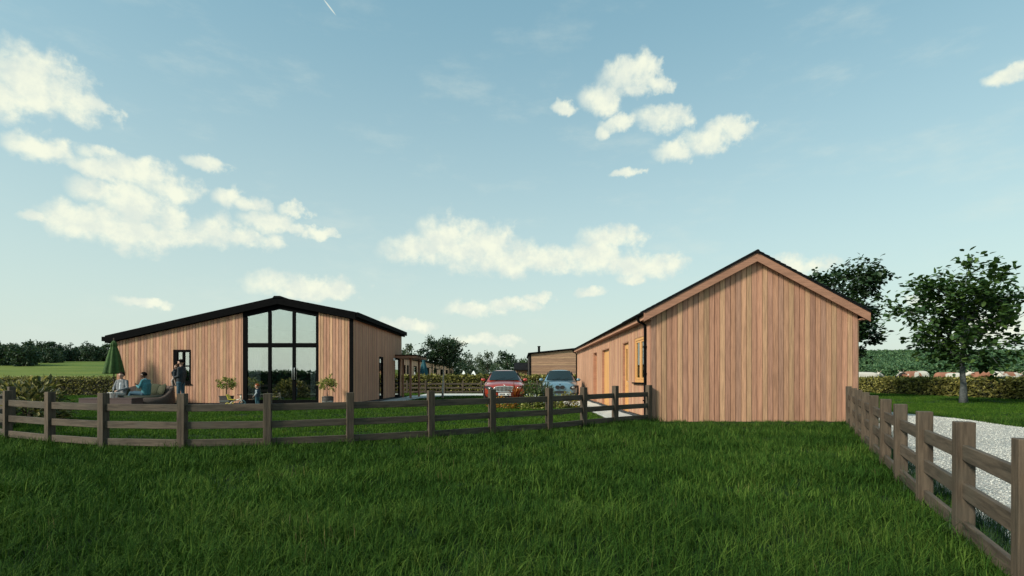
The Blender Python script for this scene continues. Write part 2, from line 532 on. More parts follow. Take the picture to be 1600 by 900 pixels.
vo = t.n('ShaderNodeTexVoronoi'); t.l(co, vo.inputs['Vector']); vo.inputs['Scale'].default_value = 60
vo2 = t.n('ShaderNodeTexVoronoi'); t.l(co, vo2.inputs['Vector']); vo2.inputs['Scale'].default_value = 95
bw = t.n('ShaderNodeSeparateColor'); t.l(vo.outputs['Color'], bw.inputs[0])
c1 = t.ramp(bw.outputs[0], [(0, (.20, .21, .205)), (.5, (.44, .435, .40)), (1, (.63, .62, .57))])
dirt = t.noise(co, .8, 5, .65)
c1 = t.mix(t.maprange(dirt, .45, .75, 0, .5), c1, (.24, .23, .20))
t.l(c1, b.inputs['Base Color']); b.inputs['Roughness'].default_value = .9
h = t.math('ADD', vo.outputs['Distance'], t.math('MULTIPLY', vo2.outputs['Distance'], .5))
bp = t.n('ShaderNodeBump'); bp.inputs['Strength'].default_value = 1.0; bp.inputs['Distance'].default_value = .02; bp.invert = True
t.l(h, bp.inputs['Height']); t.l(bp.outputs[0], b.inputs['Normal'])
M['gravel'] = m
tag(rb.build('gravel_road', m, smooth=True), kind='structure')

# concrete drive where the cars stand, with the strip that leads to the house
dv = MB()
def sheet(mb, poly, z, th=.06):
    n = len(poly)
    vs = [(x, y, z) for x, y in poly] + [(x, y, z - th) for x, y in poly]
    mb.add(vs, [tuple(range(n)), tuple(reversed(range(n, 2*n)))] + [((i+1) % n, i, n+i, n + (i+1) % n) for i in range(n)])
sheet(dv, [(-1.75, 24.6), (-1.4, 23.6), (1.5, 23.4), (2.1, 21.62), (3.28, 21.62), (3.28, 38.4), (-6.3, 38.4), (-6.3, 33.0), (-1.9, 34.6)], .03)
tag(dv.build('driveway', M['concrete']), kind='structure')
pt = MB()
sheet(pt, [(-6.50, 21.2), (-5.75, 21.2), (-5.55, 26), (-5.35, 29.2), (-4.9, 31.2), (-4.6, 33.0), (-4.6, 34.2), (-6.55, 34.2)], .024)
tag(pt.build('path', M['paver']), kind='structure')
# paved path beside the outbuilding: rows of pale slabs on a bed
pb = MB(); sheet(pb, [(2.36, 14.9), (3.30, 14.5), (3.30, 21.58), (2.36, 21.58)], .006, .05)
gp = tag(pb.build('garage_path', M['soil']), kind='structure')
yy = 14.75
while yy < 21.3:
    for k in range(2):
        o = MB().box(2.40 + k * .44, 2.40 + k * .44 + .425, yy, yy + .42, .008, .034 + rnd.uniform(-.003, .003)).build('paving_slab', M['paver'], gp, bevel=.006)
    yy += .435

# patio in front of the gable of the house
pa = MB(); sheet(pa, [(-15.6, 20.72), (-6.2, 20.72), (-6.2, 21.96), (-15.6, 21.96)], .012, .05)
po = tag(pa.build('patio', M['brick']), kind='structure')
x = -15.55
while x < -6.4:
    for k in range(2):
        MB().box(x, x + .575, 20.9 + k * .53, 20.9 + k * .53 + .515, .015, .030 + rnd.uniform(-.002, .002)).build('patio_slab', M['slab'], po, bevel=.005)
    MB().box(x, x + .575, 20.72, 20.885, .013, .040).build('edging_stone', M['pale'], po, bevel=.008)
    x += .59

# ================================================================== scatter (grass, pebbles, far wood)
def gn_scatter(name, pts, protos, label, cat):
    """pts: (x, y, z, rot, scale, index); protos: meshes. One object with instanced tufts"""
    col = bpy.data.collections.new(name + '_kinds')
    for i, me in enumerate(protos):
        col.objects.link(bpy.data.objects.new('%s_kind_%02d' % (name, i), me))
    me = bpy.data.meshes.new(name)
    me.from_pydata([(p[0], p[1], p[2]) for p in pts], [], [])
    for an, ty, k in (('rotz', 'FLOAT', 3), ('scl', 'FLOAT', 4), ('idx', 'INT', 5)):
        at = me.attributes.new(an, ty, 'POINT')
        at.data.foreach_set('value', [p[k] for p in pts])
    o = bpy.data.objects.new(name, me); C.objects.link(o)
    for mm in protos[0].materials: me.materials.append(mm)
    g = bpy.data.node_groups.new(name + '_scatter', 'GeometryNodeTree')
    g.interface.new_socket('Geometry', in_out='INPUT', socket_type='NodeSocketGeometry')
    g.interface.new_socket('Geometry', in_out='OUTPUT', socket_type='NodeSocketGeometry')
    N = g.nodes; gi = N.new('NodeGroupInput'); go = N.new('NodeGroupOutput')
    ci = N.new('GeometryNodeCollectionInfo'); ci.inputs['Collection'].default_value = col
    ci.inputs['Separate Children'].default_value = True; ci.inputs['Reset Children'].default_value = True
    ip = N.new('GeometryNodeInstanceOnPoints'); ip.inputs['Pick Instance'].default_value = True
    def attr(an, ty):
        a = N.new('GeometryNodeInputNamedAttribute'); a.data_type = ty; a.inputs['Name'].default_value = an
        return a.outputs[0]
    cb = N.new('ShaderNodeCombineXYZ'); g.links.new(attr('rotz', 'FLOAT'), cb.inputs[2])
    g.links.new(gi.outputs[0], ip.inputs['Points']); g.links.new(ci.outputs[0], ip.inputs['Instance'])
    g.links.new(attr('idx', 'INT'), ip.inputs['Instance Index'])
    g.links.new(cb.outputs[0], ip.inputs['Rotation']); g.links.new(attr('scl', 'FLOAT'), ip.inputs['Scale'])
    g.links.new(ip.outputs[0], go.inputs[0])
    md = o.modifiers.new('scatter', 'NODES'); md.node_group = g
    return tag(o, label, cat, kind='stuff')

def tuft(seed, n, rad, hmin, hmax, wd, mat, lean=.55, seg=3):
    r = random.Random(seed); mb = MB()
    for _ in range(n):
        a = r.uniform(0, 6.283); q = rad * math.sqrt(r.random())
        p = Vector((q * math.cos(a), q * math.sin(a), -.01))
        h = r.uniform(hmin, hmax); ln = r.uniform(.05, lean) ** 1.2
        da = r.uniform(0, 6.283); dr = Vector((math.cos(da), math.sin(da), 0))
        sa = da + 1.57 + r.uniform(-.6, .6); sd = Vector((math.cos(sa), math.sin(sa), 0)) * wd * r.uniform(.6, 1.2)
        vs = []
        for k in range(seg):
            u = k / seg
            c = p + Vector((0, 0, h * (u - .22 * ln * u * u))) + dr * (h * ln * u * u)
            vs += [c - sd * (1 - u * .75) * .5, c + sd * (1 - u * .75) * .5]
        vs.append(p + Vector((0, 0, h * (1 - .3 * ln))) + dr * h * ln)
        fs = [(2*k, 2*k + 1, 2*k + 3, 2*k + 2) for k in range(seg - 1)] + [(2*seg - 2, 2*seg - 1, 2*seg)]
        mb.add(vs, fs)
    return mb.mesh('tuft_%d' % seed, mat)

def in_rect(x, y, r): return r[0] < x < r[1] and r[2] < y < r[3]
def road_zone(x, y): return y < 90 and road_left(y) - .05 < x < road_right(y) + .02
def hard(x, y):
    if in_rect(x, y, (-16.2, -6.58, 21.9, 31.3)) or in_rect(x, y, (3.34, 8.66, 13.97, 31.6)): return True
    if in_rect(x, y, (-15.62, -6.18, 20.66, 22)): return True
    if in_rect(x, y, (-1.8, 3.3, 24.0, 38.5)) or in_rect(x, y, (1.7, 3.3, 21.6, 38.5)) or in_rect(x, y, (-6.4, -1.8, 34.0, 38.5)): return True
    if in_rect(x, y, (2.32, 3.36, 14.6, 21.7)): return True
    if 21.1 < y < 34.3 and -6.62 < x < -5.75 + (y - 21.2) * .055 + .12 * noise.noise(Vector((y * 2, 1, 0))) + (max(0, y - 29) * .12): return True
    return road_zone(x, y)
def vis(x, y, mg=.06):
    if y < .5: return False
    return -(.945 + mg) - .3 / y < x / y < .925 + mg + .3 / y
GP = []
r = random.Random(3)
FENCE_L = [(ix(x, Z), Z) for x, Z in ((-170, 14.2), (18, 12.5), (-19, 11.2), (12, 10.25), (78, 9.6), (161.5, 9.12), (285, 8.92), (418, 9.12), (546.5, 9.58), (673.5, 10.22), (769, 10.93), (858, 11.63), (912, 12.4), (961, 13.15), (1014, 13.86))]
def inside_garden(x, y):
    if x < -9.4: return y > 10.2
    P = FENCE_L[3:]
    for a, c in zip(P, P[1:]):
        if a[0] <= x <= c[0]: return y > a[1] + (c[1] - a[1]) * (x - a[0]) / (c[0] - a[0])
    return False
bands = [(2.2, 5.0, 110, 0), (5.0, 8.5, 70, 1), (8.5, 14.5, 42, 1)]
for (y0, y1, dn, lod) in bands:
    for _ in range(int((y1 - y0) * 2.1 * y1 * dn)):
        y = r.uniform(y0, y1); x = r.uniform(-1.05 * y1, 1.05 * y1)
        if not vis(x, y) or hard(x, y) or inside_garden(x, y): continue
        patch = noise.noise(Vector((x * .8, y * .8, 0)))
        GP.append((x, y, T(x, y), r.uniform(0, 6.28), r.uniform(.75, 1.2) * (1 + .35 * patch) * (.5 if y > 12.6 and 3.2 < x < 8.7 else 1), (8 if r.random() < .03 else 0 if lod == 0 else 4) + r.randrange(4)))
M['straw'] = leafmat('dry_stems', (.09, .065, .028), (.16, .12, .05), (.22, .17, .08), trans=.2)
protos = [tuft(i, 36, .12, .05, .21, .0068, M['grass'], 1.3) for i in range(4)] + [tuft(10 + i, 44, .16, .05, .18, .0095, M['grass'], 1.2) for i in range(4)] + [tuft(70, 6, .10, .12, .22, .0045, M['straw'], 1.0)]
for (fx, fy) in FENCE_L + FENCE_R:      # longer tufts left standing round the posts
    for _ in range(9):
        x, y = fx + r.gauss(0, .13), fy + r.gauss(0, .13)
        if vis(x, y): GP.append((x, y, T(x, y), r.uniform(0, 6.28), r.uniform(1.0, 1.5), 4 + r.randrange(4)))
gn_scatter('field_grass', GP, protos, 'long dark green grass across the foreground field', 'grass')
LP = []
for (y0, y1, dn) in ((8.8, 15, 30), (15, 24, 17), (24, 42, 8)):
    for _ in range(int((y1 - y0) * 2.1 * y1 * dn)):
        y = r.uniform(y0, y1); x = r.uniform(-1.05 * y1, 1.05 * y1)
        if not vis(x, y) or hard(x, y): continue
        if y < 14.5 and not inside_garden(x, y) and x < 8.9: continue
        if x < 3.3 and y > 39: continue
        if 3.3 < x < 9.0 and y > 13.9: continue
        LP.append((x, y, T(x, y), r.uniform(0, 6.28), r.uniform(.7, 1.15) * (1 + max(0, y - 16) * .012), r.randrange(4)))
protos = [tuft(30 + i, 60, .26, .035, .095, .011, M['lawn'], .8) for i in range(4)]
gn_scatter('lawn_grass', LP, protos, 'shorter green grass of the garden and the verge beyond the road', 'grass')
# ragged verge growing through the foot of the right-hand fence
VP = []
for _ in range(520):
    y = r.uniform(2.3, 13); x = fence_x(y) + r.gauss(.16, .12)
    if x < fence_x(y) or noise.noise(Vector((y * 1.1, 8, 0))) < -.15: continue
    VP.append((x, y, T(x, y), r.uniform(0, 6.28), r.uniform(.6, 1.25), r.randrange(3)))
protos = [tuft(50 + i, 16, .10, .10, .30, .008, M['leaf_dark'], 1.0) for i in range(3)]
gn_scatter('verge_weeds', VP, protos, 'straggling dark weeds along the gravel side of the right-hand fence', 'weeds')
# loose stones
def stone(seed):
    rr = random.Random(seed)
    mb = MB().ball((0, 0, .004), 0.0085, 6, 4, sc=(1, rr.uniform(.6, .9), rr.uniform(.45, .7)), wob=.5, seed=seed)
    return mb
stone_m = []
for i, cc in enumerate(((.56, .56, .52), (.42, .42, .40), (.28, .285, .28), (.48, .47, .43))):
    stone_m.append(stone(i).mesh('stone_%d' % i, plain('stone_%d' % i, cc, .85)))
PP = []
for (y0, y1, n) in ((2.4, 5, 14000), (5, 9, 20000), (9, 15, 12000)):
    for _ in range(n):
        y = r.uniform(y0, y1); x = r.uniform(road_left(y), road_right(y))
        if not vis(x, y): continue
        a, c = road_left(y), road_right(y); q = (x - a) / (c - a)
        z = T(x, y) + .012 + .05 * (1 - (2*q - 1) ** 2)
        PP.append((x, y, z, r.uniform(0, 6.28), r.uniform(.5, 1.6), r.randrange(4)))
gn_scatter('loose_gravel', PP, stone_m, 'loose pale stones lying on the gravel road', 'gravel')

# ================================================================== post-and-rail fences
PW = .12
post_h = 1.04
def post_mesh(name, h):
    return MB().box(-PW/2, PW/2, -PW/2, PW/2, -.12, h).mesh(name, M['fence'])
POSTM = post_mesh('fence_post', .93)
def rail_mesh(L):
    return MB().box(-L/2, L/2, -.02, .02, -.058, .058).mesh('fence_rail', M['rail'])
def fence(name, label, P, rails=(.13, .415, .70), sink=.0):
    t0 = thing(name, label, 'fence', (P[0][0], P[0][1], T(*P[0])))
    base = Vector(t0.location)
    for i, p in enumerate(P):
        a = P[max(0, i - 1)]; c = P[min(len(P) - 1, i + 1)]
        ang = math.atan2(c[1] - a[1], c[0] - a[0])
        q = Vector((p[0], p[1], T(*p) - sink)) - base
        o = link_mesh('post', POSTM, t0, q, (rnd.uniform(-.008, .008), rnd.uniform(-.008, .008), ang + rnd.uniform(-.02, .02)))
        o.scale.z = 1 + rnd.uniform(-.008, .008)
        bv = o.modifiers.new('bevel', 'BEVEL'); bv.width = .006; bv.segments = 2
    for p, c in zip(P, P[1:]):
        dx, dy = c[0] - p[0], c[1] - p[1]; L = math.hypot(dx, dy) - PW * .7
        z0, z1 = T(*p), T(*c)
        me = rail_mesh(L)
        for rz in rails:
            q = Vector(((p[0] + c[0]) / 2, (p[1] + c[1]) / 2, (z0 + z1) / 2 + rz - sink)) - base
            o = link_mesh('rail', me, t0, q, (0, -math.atan2(z1 - z0, L), math.atan2(dy, dx)))
            o.rotation_euler.y += rnd.uniform(-.003, .003)
            bv = o.modifiers.new('bevel', 'BEVEL'); bv.width = .005; bv.segments = 2
    return t0
fence('garden_fence', 'curved dark post-and-rail fence across the meadow in front of the garden', FENCE_L)
fence('roadside_fence', 'brown post-and-rail fence running towards the camera beside the gravel road', FENCE_R)
fence('boundary_fence', 'far post-and-rail fence in front of the yellow hedge behind the cars', [(-9.3 + 1.33 * i, 39.4) for i in range(11)])

# ================================================================== cladding
TONES = [(.49,.285,.172), (.30,.150,.112), (.43,.215,.140), (.31,.170,.128), (.45,.240,.150), (.38,.230,.135), (.33,.160,.112), (.40,.190,.128)]
_mean = tuple(sum(t_[i] for t_ in TONES) / 8 for i in range(3))
TONES = [tuple((c * .62 + m_ * .38) * k_ for c, m_, k_ in zip(t_, _mean, (1.17, 1.21, 1.16))) for t_ in TONES]
def clad(parent, O, U, Nn, u0, u1, wd, zb, zt, ops, mat, thick=.026, gap=.015, phase=0, name='board', bright=1.0):
    O, U, Nn = Vector(O), Vector(U), Vector(Nn)
    i = 0; a = u0
    while a < u1 - .01:
        bnd = min(a + wd, u1)
        cuts = [a] + sorted(e for op in ops for e in op[:2] if a + .004 < e < bnd - .004) + [bnd]
        tone = TONES[(i + phase) % 8]
        for s0, s1 in zip(cuts, cuts[1:]):
            hi = s1 - (gap if s1 == bnd else 0)
            if hi - s0 < .012: continue
            mid = (s0 + s1) / 2
            spans = [(zb, None)]
            for op in ops:
                if op[0] < mid < op[1]:
                    spans = ([(zb, op[2])] if op[2] > zb + .03 else []) + ([(op[3], None)] if op[3] < zt(mid) - .03 else [])
            for z0, z1 in spans:
                za = zt(s0) if z1 is None else z1; zc = zt(hi) if z1 is None else z1
                th = thick + rnd.uniform(-.003, .003)
                def pnt(u, n, z):
                    q = O + U * u + Nn * n; return (q.x, q.y, z)
                f = [pnt(s0, th, z0), pnt(hi, th, z0), pnt(hi, 0.001, z0), pnt(s0, .001, z0), pnt(s0, th, za), pnt(hi, th, zc), pnt(hi, .001, zc), pnt(s0, .001, za)]
                k = rnd.uniform(.90, 1.08) * bright
                o = MB().hexa(f).build(name, mat, parent, color=tuple(c * k for c in tone))
        i += 1; a = bnd
def backing(parent, O, U, Nn, u0, u1, zb, zt, ops, depth, mat, name='wall', extra=()):
    O, U, Nn = Vector(O), Vector(U), Vector(Nn)
    es = sorted({u0, u1} | {e for op in ops for e in op[:2]} | set(extra))
    mb = MB()
    for s0, s1 in zip(es, es[1:]):
        mid = (s0 + s1) / 2; spans = [(zb, None)]
        for op in ops:
            if op[0] < mid < op[1]:
                spans = ([(zb, op[2])] if op[2] > zb + .01 else []) + ([(op[3], None)] if op[3] < zt(mid) - .01 else [])
        for z0, z1 in spans:
            za = zt(s0) if z1 is None else z1; zc = zt(s1) if z1 is None else z1
            def pnt(u, n, z):
                q = O + U * u + Nn * n; return (q.x, q.y, z)
            mb.hexa([pnt(s0, 0, z0), pnt(s1, 0, z0), pnt(s1, -depth, z0), pnt(s0, -depth, z0), pnt(s0, 0, za), pnt(s1, 0, zc), pnt(s1, -depth, zc), pnt(s0, -depth, za)])
    return mb.build(name, mat, parent)

# ================================================================== outbuilding on the right
GX0, GX1, GY0, GY1, GXA = 3.37, 8.63, 14.0, 31.5, 6.01
SL = .531
def g_top(x): return 4.32 - SL * abs(x - GXA)          # top of the roof
gar = thing('timber_outbuilding', 'long cedar-clad outbuilding with a plain gable, orange doors and a tiled roof', 'building', (GX0, GY0, 0))
def g_zt(u): return g_top(GX0 + u) - .20
backing(gar, (GX0, GY0, 0), (1, 0, 0), (0, -1, 0), 0, GX1 - GX0, -.15, g_zt, [], .1, M['dark_wall'], extra=(GXA - GX0,))
clad(gar, (GX0, GY0, 0), (1, 0, 0), (0, -1, 0), 0, GX1 - GX0, .1349, -.01, g_zt, [], M['cedar'], phase=3)
# left long side, faces -X. u runs along +Y
g_ops = [(.57, 1.86, .985, 2.23), (2.72, 3.67, .04, 2.23), (6.3, 8.05, .04, 2.23), (9.5, 10.6, .04, 2.23)]
def g_zs(u): return 2.60
backing(gar, (GX0, GY0 + .1, 0), (0, 1, 0), (-1, 0, 0), 0, GY1 - GY0 - .1, -.05, g_zs, [(a - .1, c - .1, z0, z1) for a, c, z0, z1 in g_ops], .12, M['dark_wall'])
clad(gar, (GX0, GY0, 0), (0, 1, 0), (-1, 0, 0), 0, GY1 - GY0, .1349, .10, g_zs, g_ops, M['cedar'], phase=1)
MB().box(GX1 - .1, GX1, GY0 + .1, GY1, -.05, 2.6).build('wall', M['dark_wall'], gar)
MB().box(GX0, GX1, GY1 - .1, GY1, -.05, 2.6).build('wall', M['dark_wall'], gar)
clad(gar, (GX1, GY0, 0), (0, 1, 0), (1, 0, 0), 0, GY1 - GY0, .27, .05, g_zs, [], M['cedar'], phase=5)
# dark drip strip at the foot of the side wall
MB().box(GX0 - .10, GX0 - .024, GY0 + .12, GY1, .0, .085).build('drip_strip', M['brick'], gar)
# roof: two slabs, verge at GY0-.25
yv0, yv1 = GY0 - .16, GY1 + .2
XE0, XE1 = 3.16, 8.86
rf = MB()
for xe in (XE0, XE1):
    z_e, z_a = g_top(xe), g_top(GXA)
    pts = [(xe, z_e - .058), (GXA, z_a - .058), (GXA, z_a - .03), (xe, z_e - .03)]
    if xe > GXA: pts = [pts[1], pts[0], pts[3], pts[2]]
    (ax, az_), (bx, bz_), (cx_, cz_), (dx_, dz_) = pts
    rf.hexa([(ax, yv0 - .02, az_), (bx, yv0 - .02, bz_), (bx, yv1, bz_), (ax, yv1, az_), (dx_, yv0 - .02, dz_), (cx_, yv0 - .02, cz_), (cx_, yv1, cz_), (dx_, yv1, dz_)])
roof = rf.build('roof', M['roof_tile'], gar)
# verge tiles, stepped course by course
for xe, sg in ((XE0, -1), (XE1, 1)):
    ncourse = 21
    Lr = abs(xe - GXA)
    for k in range(ncourse):
        u0_, u1_ = Lr * k / ncourse, Lr * (k + 1) / ncourse + .03
        xa, xb = GXA + sg * u0_, GXA + sg * u1_
        za, zb_ = 4.32 - SL * u0_ - .010, 4.32 - SL * u1_ + .010
        lo, hi = ((xb, zb_), (xa, za)) if sg < 0 else ((xa, za), (xb, zb_))
        f = [(lo[0], yv0 - .03, lo[1] - .014), (hi[0], yv0 - .03, hi[1] - .014), (hi[0], yv0 + .32, hi[1] - .014), (lo[0], yv0 + .32, lo[1] - .014),
             (lo[0], yv0 - .03, lo[1] + .004), (hi[0], yv0 - .03, hi[1] + .004), (hi[0], yv0 + .32, hi[1] + .004), (lo[0], yv0 + .32, lo[1] + .004)]
        MB().hexa(f).build('verge_tile', M['roof_tile'], roof)
MB().tube([(GXA, yv0 - .035, 4.29), (GXA, yv1, 4.29)], .05, 8).build('ridge_tile', M['roof_tile'], roof)
# bargeboards and soffit on the front verge
for xe, sg in ((XE0, -1), (XE1, 1)):
    a = [(GXA, 4.32 - .05), (xe, g_top(xe) - .05)]
    if sg < 0: a.reverse()
    (xa, za), (xb, zb_) = a
    MB().hexa([(xa, yv0, za - .225), (xb, yv0, zb_ - .225), (xb, yv0 + .03, zb_ - .225), (xa, yv0 + .03, za - .225), (xa, yv0, za), (xb, yv0, zb_), (xb, yv0 + .03, zb_), (xa, yv0 + .03, za)]).build('bargeboard', M['trim_cedar'], gar)
    MB().hexa([(xa, yv0 + .03, za - .175), (xb, yv0 + .03, zb_ - .175), (xb, GY0 - .001, zb_ - .175), (xa, GY0 - .001, za - .175), (xa, yv0 + .03, za - .15), (xb, yv0 + .03, zb_ - .15), (xb, GY0 - .001, zb_ - .15), (xa, GY0 - .001, za - .15)]).build('soffit', M['trim_cedar'], gar)
# eaves fascia (runs away from the camera), soffit, gutter, downpipes
for xe, sg in ((XE0, -1), (XE1, 1)):
    zt_ = g_top(xe) - .055
    x0_, x1_ = (xe + .005, xe + .03) if sg < 0 else (xe - .03, xe - .005)
    MB().box(x0_, x1_, yv0 + .031, yv1, zt_ - .17, zt_).build('fascia', wood('fascia_timber', (.40, .21, .135), (30, 2, 30), contrast=.15) if 'fascia_timber' not in bpy.data.materials else bpy.data.materials['fascia_timber'], gar)
    w0, w1 = (x1_, GX0 - .001) if sg < 0 else (GX1 + .001, x0_)
    MB().box(w0, w1, yv0 + .031, yv1, zt_ - .17, zt_ - .145).build('soffit', M['trim_cedar'], gar)
    gu = MB(); pr = []
    for k in range(9):
        a = math.pi * k / 8
        pr.append((math.cos(a), -math.sin(a)))
    gc = xe + sg * .045; n = len(pr)
    for y in (yv0 + .04, yv1):
        gu.v += [(gc + c * .05, y, zt_ - .01 + s_ * .055) for c, s_ in pr] + [(gc + c * .044, y, zt_ - .01 + s_ * .048) for c, s_ in pr]
    for k in range(n - 1):
        for (A, Bv) in ((0, 2 * n), (n, 3 * n)):
            gu.f.append((A + k, A + k + 1, Bv + k + 1, Bv + k)); gu.m.append(0)
    gu.f.append(tuple(range(n))); gu.m.append(0)
    gu.build('gutter', M['black'], gar)
def downpipe(y):
    zt_ = g_top(XE0) - .12
    pth = [(XE0 - .045, y, zt_ + .06), (XE0 - .045, y, zt_ - .05), (XE0 - .03, y, zt_ - .10), (GX0 - .12, y, zt_ - .16), (GX0 - .075, y, zt_ - .20), (GX0 - .068, y, zt_ - .27), (GX0 - .068, y, .06), (GX0 - .12, y, .02)]
    o = MB().tube(pth, .034, 10).build('downpipe', M['black'], gar, smooth=True)
    for z in (.5, 1.2, 1.9):
        MB().box(GX0 - .115, GX0 - .02, y - .05, y + .05, z, z + .035).build('pipe_clip', M['black'], o)
downpipe(GY0 + .36); downpipe(GY1 - .2)
# doors and window on the left side (plane x = GX0, set back a little)
def side_frame(parent, name, y0, y1, z0, z1, xo, xi, wdt, mat):
    mb = MB()
    mb.box(xo, xi, y0, y0 + wdt, z0, z1); mb.box(xo, xi, y1 - wdt, y1, z0, z1)
    mb.box(xo, xi, y0 + wdt, y1 - wdt, z1 - wdt, z1); mb.box(xo, xi, y0 + wdt, y1 - wdt, z0, z0 + wdt)
    return mb.build(name, mat, parent, bevel=.004)
Y = GY0
wn = side_frame(gar, 'window', Y + .57, Y + 1.86, .985, 2.23, GX0 - .012, GX0 + .07, .075, M['pine'])
MB().box(GX0 + .004, GX0 + .06, Y + 1.18, Y + 1.25, 1.061, 2.154).build('mullion', M['pine'], wn, bevel=.004)
for a, c in ((.646, 1.18), (1.25, 1.784)):
    fr = side_frame(wn, 'casement', Y + a + .003, Y + c - .003, 1.064, 2.152, GX0 + .002, GX0 + .05, .055, M['pine'])
    MB().box(GX0 + .024, GX0 + .030, Y + a + .06, Y + c - .06, 1.12, 2.097).build('pane', M['glass_soft'], wn)
MB().box(GX0 - .09, GX0 + .05, Y + .50, Y + 1.93, .945, .983).build('sill', M['black'], wn, bevel=.004)
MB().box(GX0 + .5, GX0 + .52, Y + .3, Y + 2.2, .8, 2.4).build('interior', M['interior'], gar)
def door(y0, y1, rec, kind):
    dr = MB()
    x0_, x1_ = GX0 + rec, GX0 + rec + .05
    if kind == 'glazed':
        dr.box(x0_, x1_, y0, y0 + .12, .05, 2.2); dr.box(x0_, x1_, y1 - .12, y1, .05, 2.2)
        dr.box(x0_, x1_, y0 + .12, y1 - .12, .05, .28); dr.box(x0_, x1_, y0 + .12, y1 - .12, .86, 1.02); dr.box(x0_, x1_, y0 + .12, y1 - .12, 2.02, 2.2)
        ym = (y0 + y1) / 2
        dr.box(x0_, x1_, ym - .06, ym + .06, 1.02, 2.02); dr.box(x0_, x1_, ym - .05, ym + .05, .28, .86)
    else:
        n = 7; wv = (y1 - y0) / n
        for k in range(n): dr.box(x0_, x1_, y0 + k * wv + .002, y0 + (k + 1) * wv - .004, .05, 2.2)
        dr.box(x0_ + .012, x1_ - .004, y0, y1, .05, 2.2)
    o = dr.build('door', M['pine'], gar, bevel=.004)
    if kind == 'glazed':
        ym = (y0 + y1) / 2
        for a, c in ((y0 + .12, ym - .06), (ym + .06, y1 - .12)):
            MB().box(x0_ + .02, x0_ + .026, a, c, 1.02, 2.02).build('pane', M['glass_soft'], o)
            MB().box(x0_ + .015, x0_ + .03, a, c, .28, .86).build('panel', M['pine'], o)
    hn = MB().tube([(x0_, y0 + .09, 1.0), (x0_ - .045, y0 + .09, 1.0), (x0_ - .05, y0 + .11, 1.0), (x0_ - .05, y0 + .21, 1.0)], .011, 8)
    hn.box(x0_ - .006, x0_, y0 + .065, y0 + .115, .90, 1.08)
    hn.build('handle', M['steel'], o)
    # lining of the opening
    li = MB()
    li.box(GX0 - .02, x1_, y0 - .03, y0 - .001, .04, 2.23); li.box(GX0 - .02, x1_, y1 + .001, y1 + .03, .04, 2.23); li.box(GX0 - .02, x1_, y0 - .03, y1 + .03, 2.201, 2.23)
    li.build('door_lining', M['trim_cedar'], gar)
    MB().box(GX0 - .14, GX0 + rec, y0 - .02, y1 + .02, .03, .06).build('door_step', M['brick'], gar)
door(Y + 2.75, Y + 3.64, .05, 'glazed')
door(Y + 6.33, Y + 8.02, .07, 'plank')
door(Y + 9.53, Y + 10.57, .12, 'plank')

# ================================================================== house on the left
HX0, HX1, HY0, HY1, HXA = -16.04, -6.62, 22.0, 31.1, -9.57
def h_top(x): return 4.32 - (.226 * (HXA - x) if x < HXA else .197 * (x - HXA))
hou = thing('gabled_house', 'low cedar-clad house with a black roof and tall black-framed glazed gable', 'house', (HX0, HY0, 0))
def h_zt(u): return h_top(HX0 + u) - .29
G0, G1 = -11.0, -7.98
W0, W1, WZ0, WZ1 = -13.78, -13.08, .885, 2.24
h_ops = [(G0 - HX0, G1 - HX0, .08, 9.0), (W0 - HX0, W1 - HX0, WZ0, WZ1)]
backing(hou, (HX0, HY0, 0), (1, 0, 0), (0, -1, 0), 0, HX1 - HX0, .0, h_zt, h_ops, .14, M['dark_wall'])
clad(hou, (HX0, HY0, 0), (1, 0, 0), (0, -1, 0), 0, HX1 - HX0 - .12, .1215, .115, h_zt, h_ops, M['cedar'], phase=2, bright=1.08)
hs_ops = [(4.05, 4.85, .10, 2.13), (7.35, 8.60, .05, 2.2)]
def h_zs(u): return 3.46
backing(hou, (HX1, HY0 + .14, 0), (0, 1, 0), (1, 0, 0), 0, HY1 - HY0 - .14, .0, h_zs, [(a - .14, c - .14, z0, z1) for a, c, z0, z1 in hs_ops], .14, M['dark_wall'])
clad(hou, (HX1, HY0, 0), (0, 1, 0), (1, 0, 0), .0, HY1 - HY0, .1215, .115, h_zs, hs_ops, M['cedar'], phase=4)
MB().box(HX0, HX0 + .14, HY0 + .14, HY1, 0, h_top(HX0) - .3).build('wall', M['dark_wall'], hou)
MB().box(HX0, HX1, HY1 - .001, HY1 + .12, 0, 2.5).build('wall', M['dark_wall'], hou)
# brick plinth courses
x = HX0
while x < HX1:
    MB().box(x, min(x + .205, HX1 + .028), HY0 - .030, HY0 + .0, .02, .088).build('brick', M['brick'], hou, bevel=.004)
    x += .215
y = HY0 + .01
while y < HY1:
    MB().box(HX1, HX1 + .030, y, min(y + .205, HY1), .02, .088).build('brick', M['brick'], hou, bevel=.004)
    y += .215
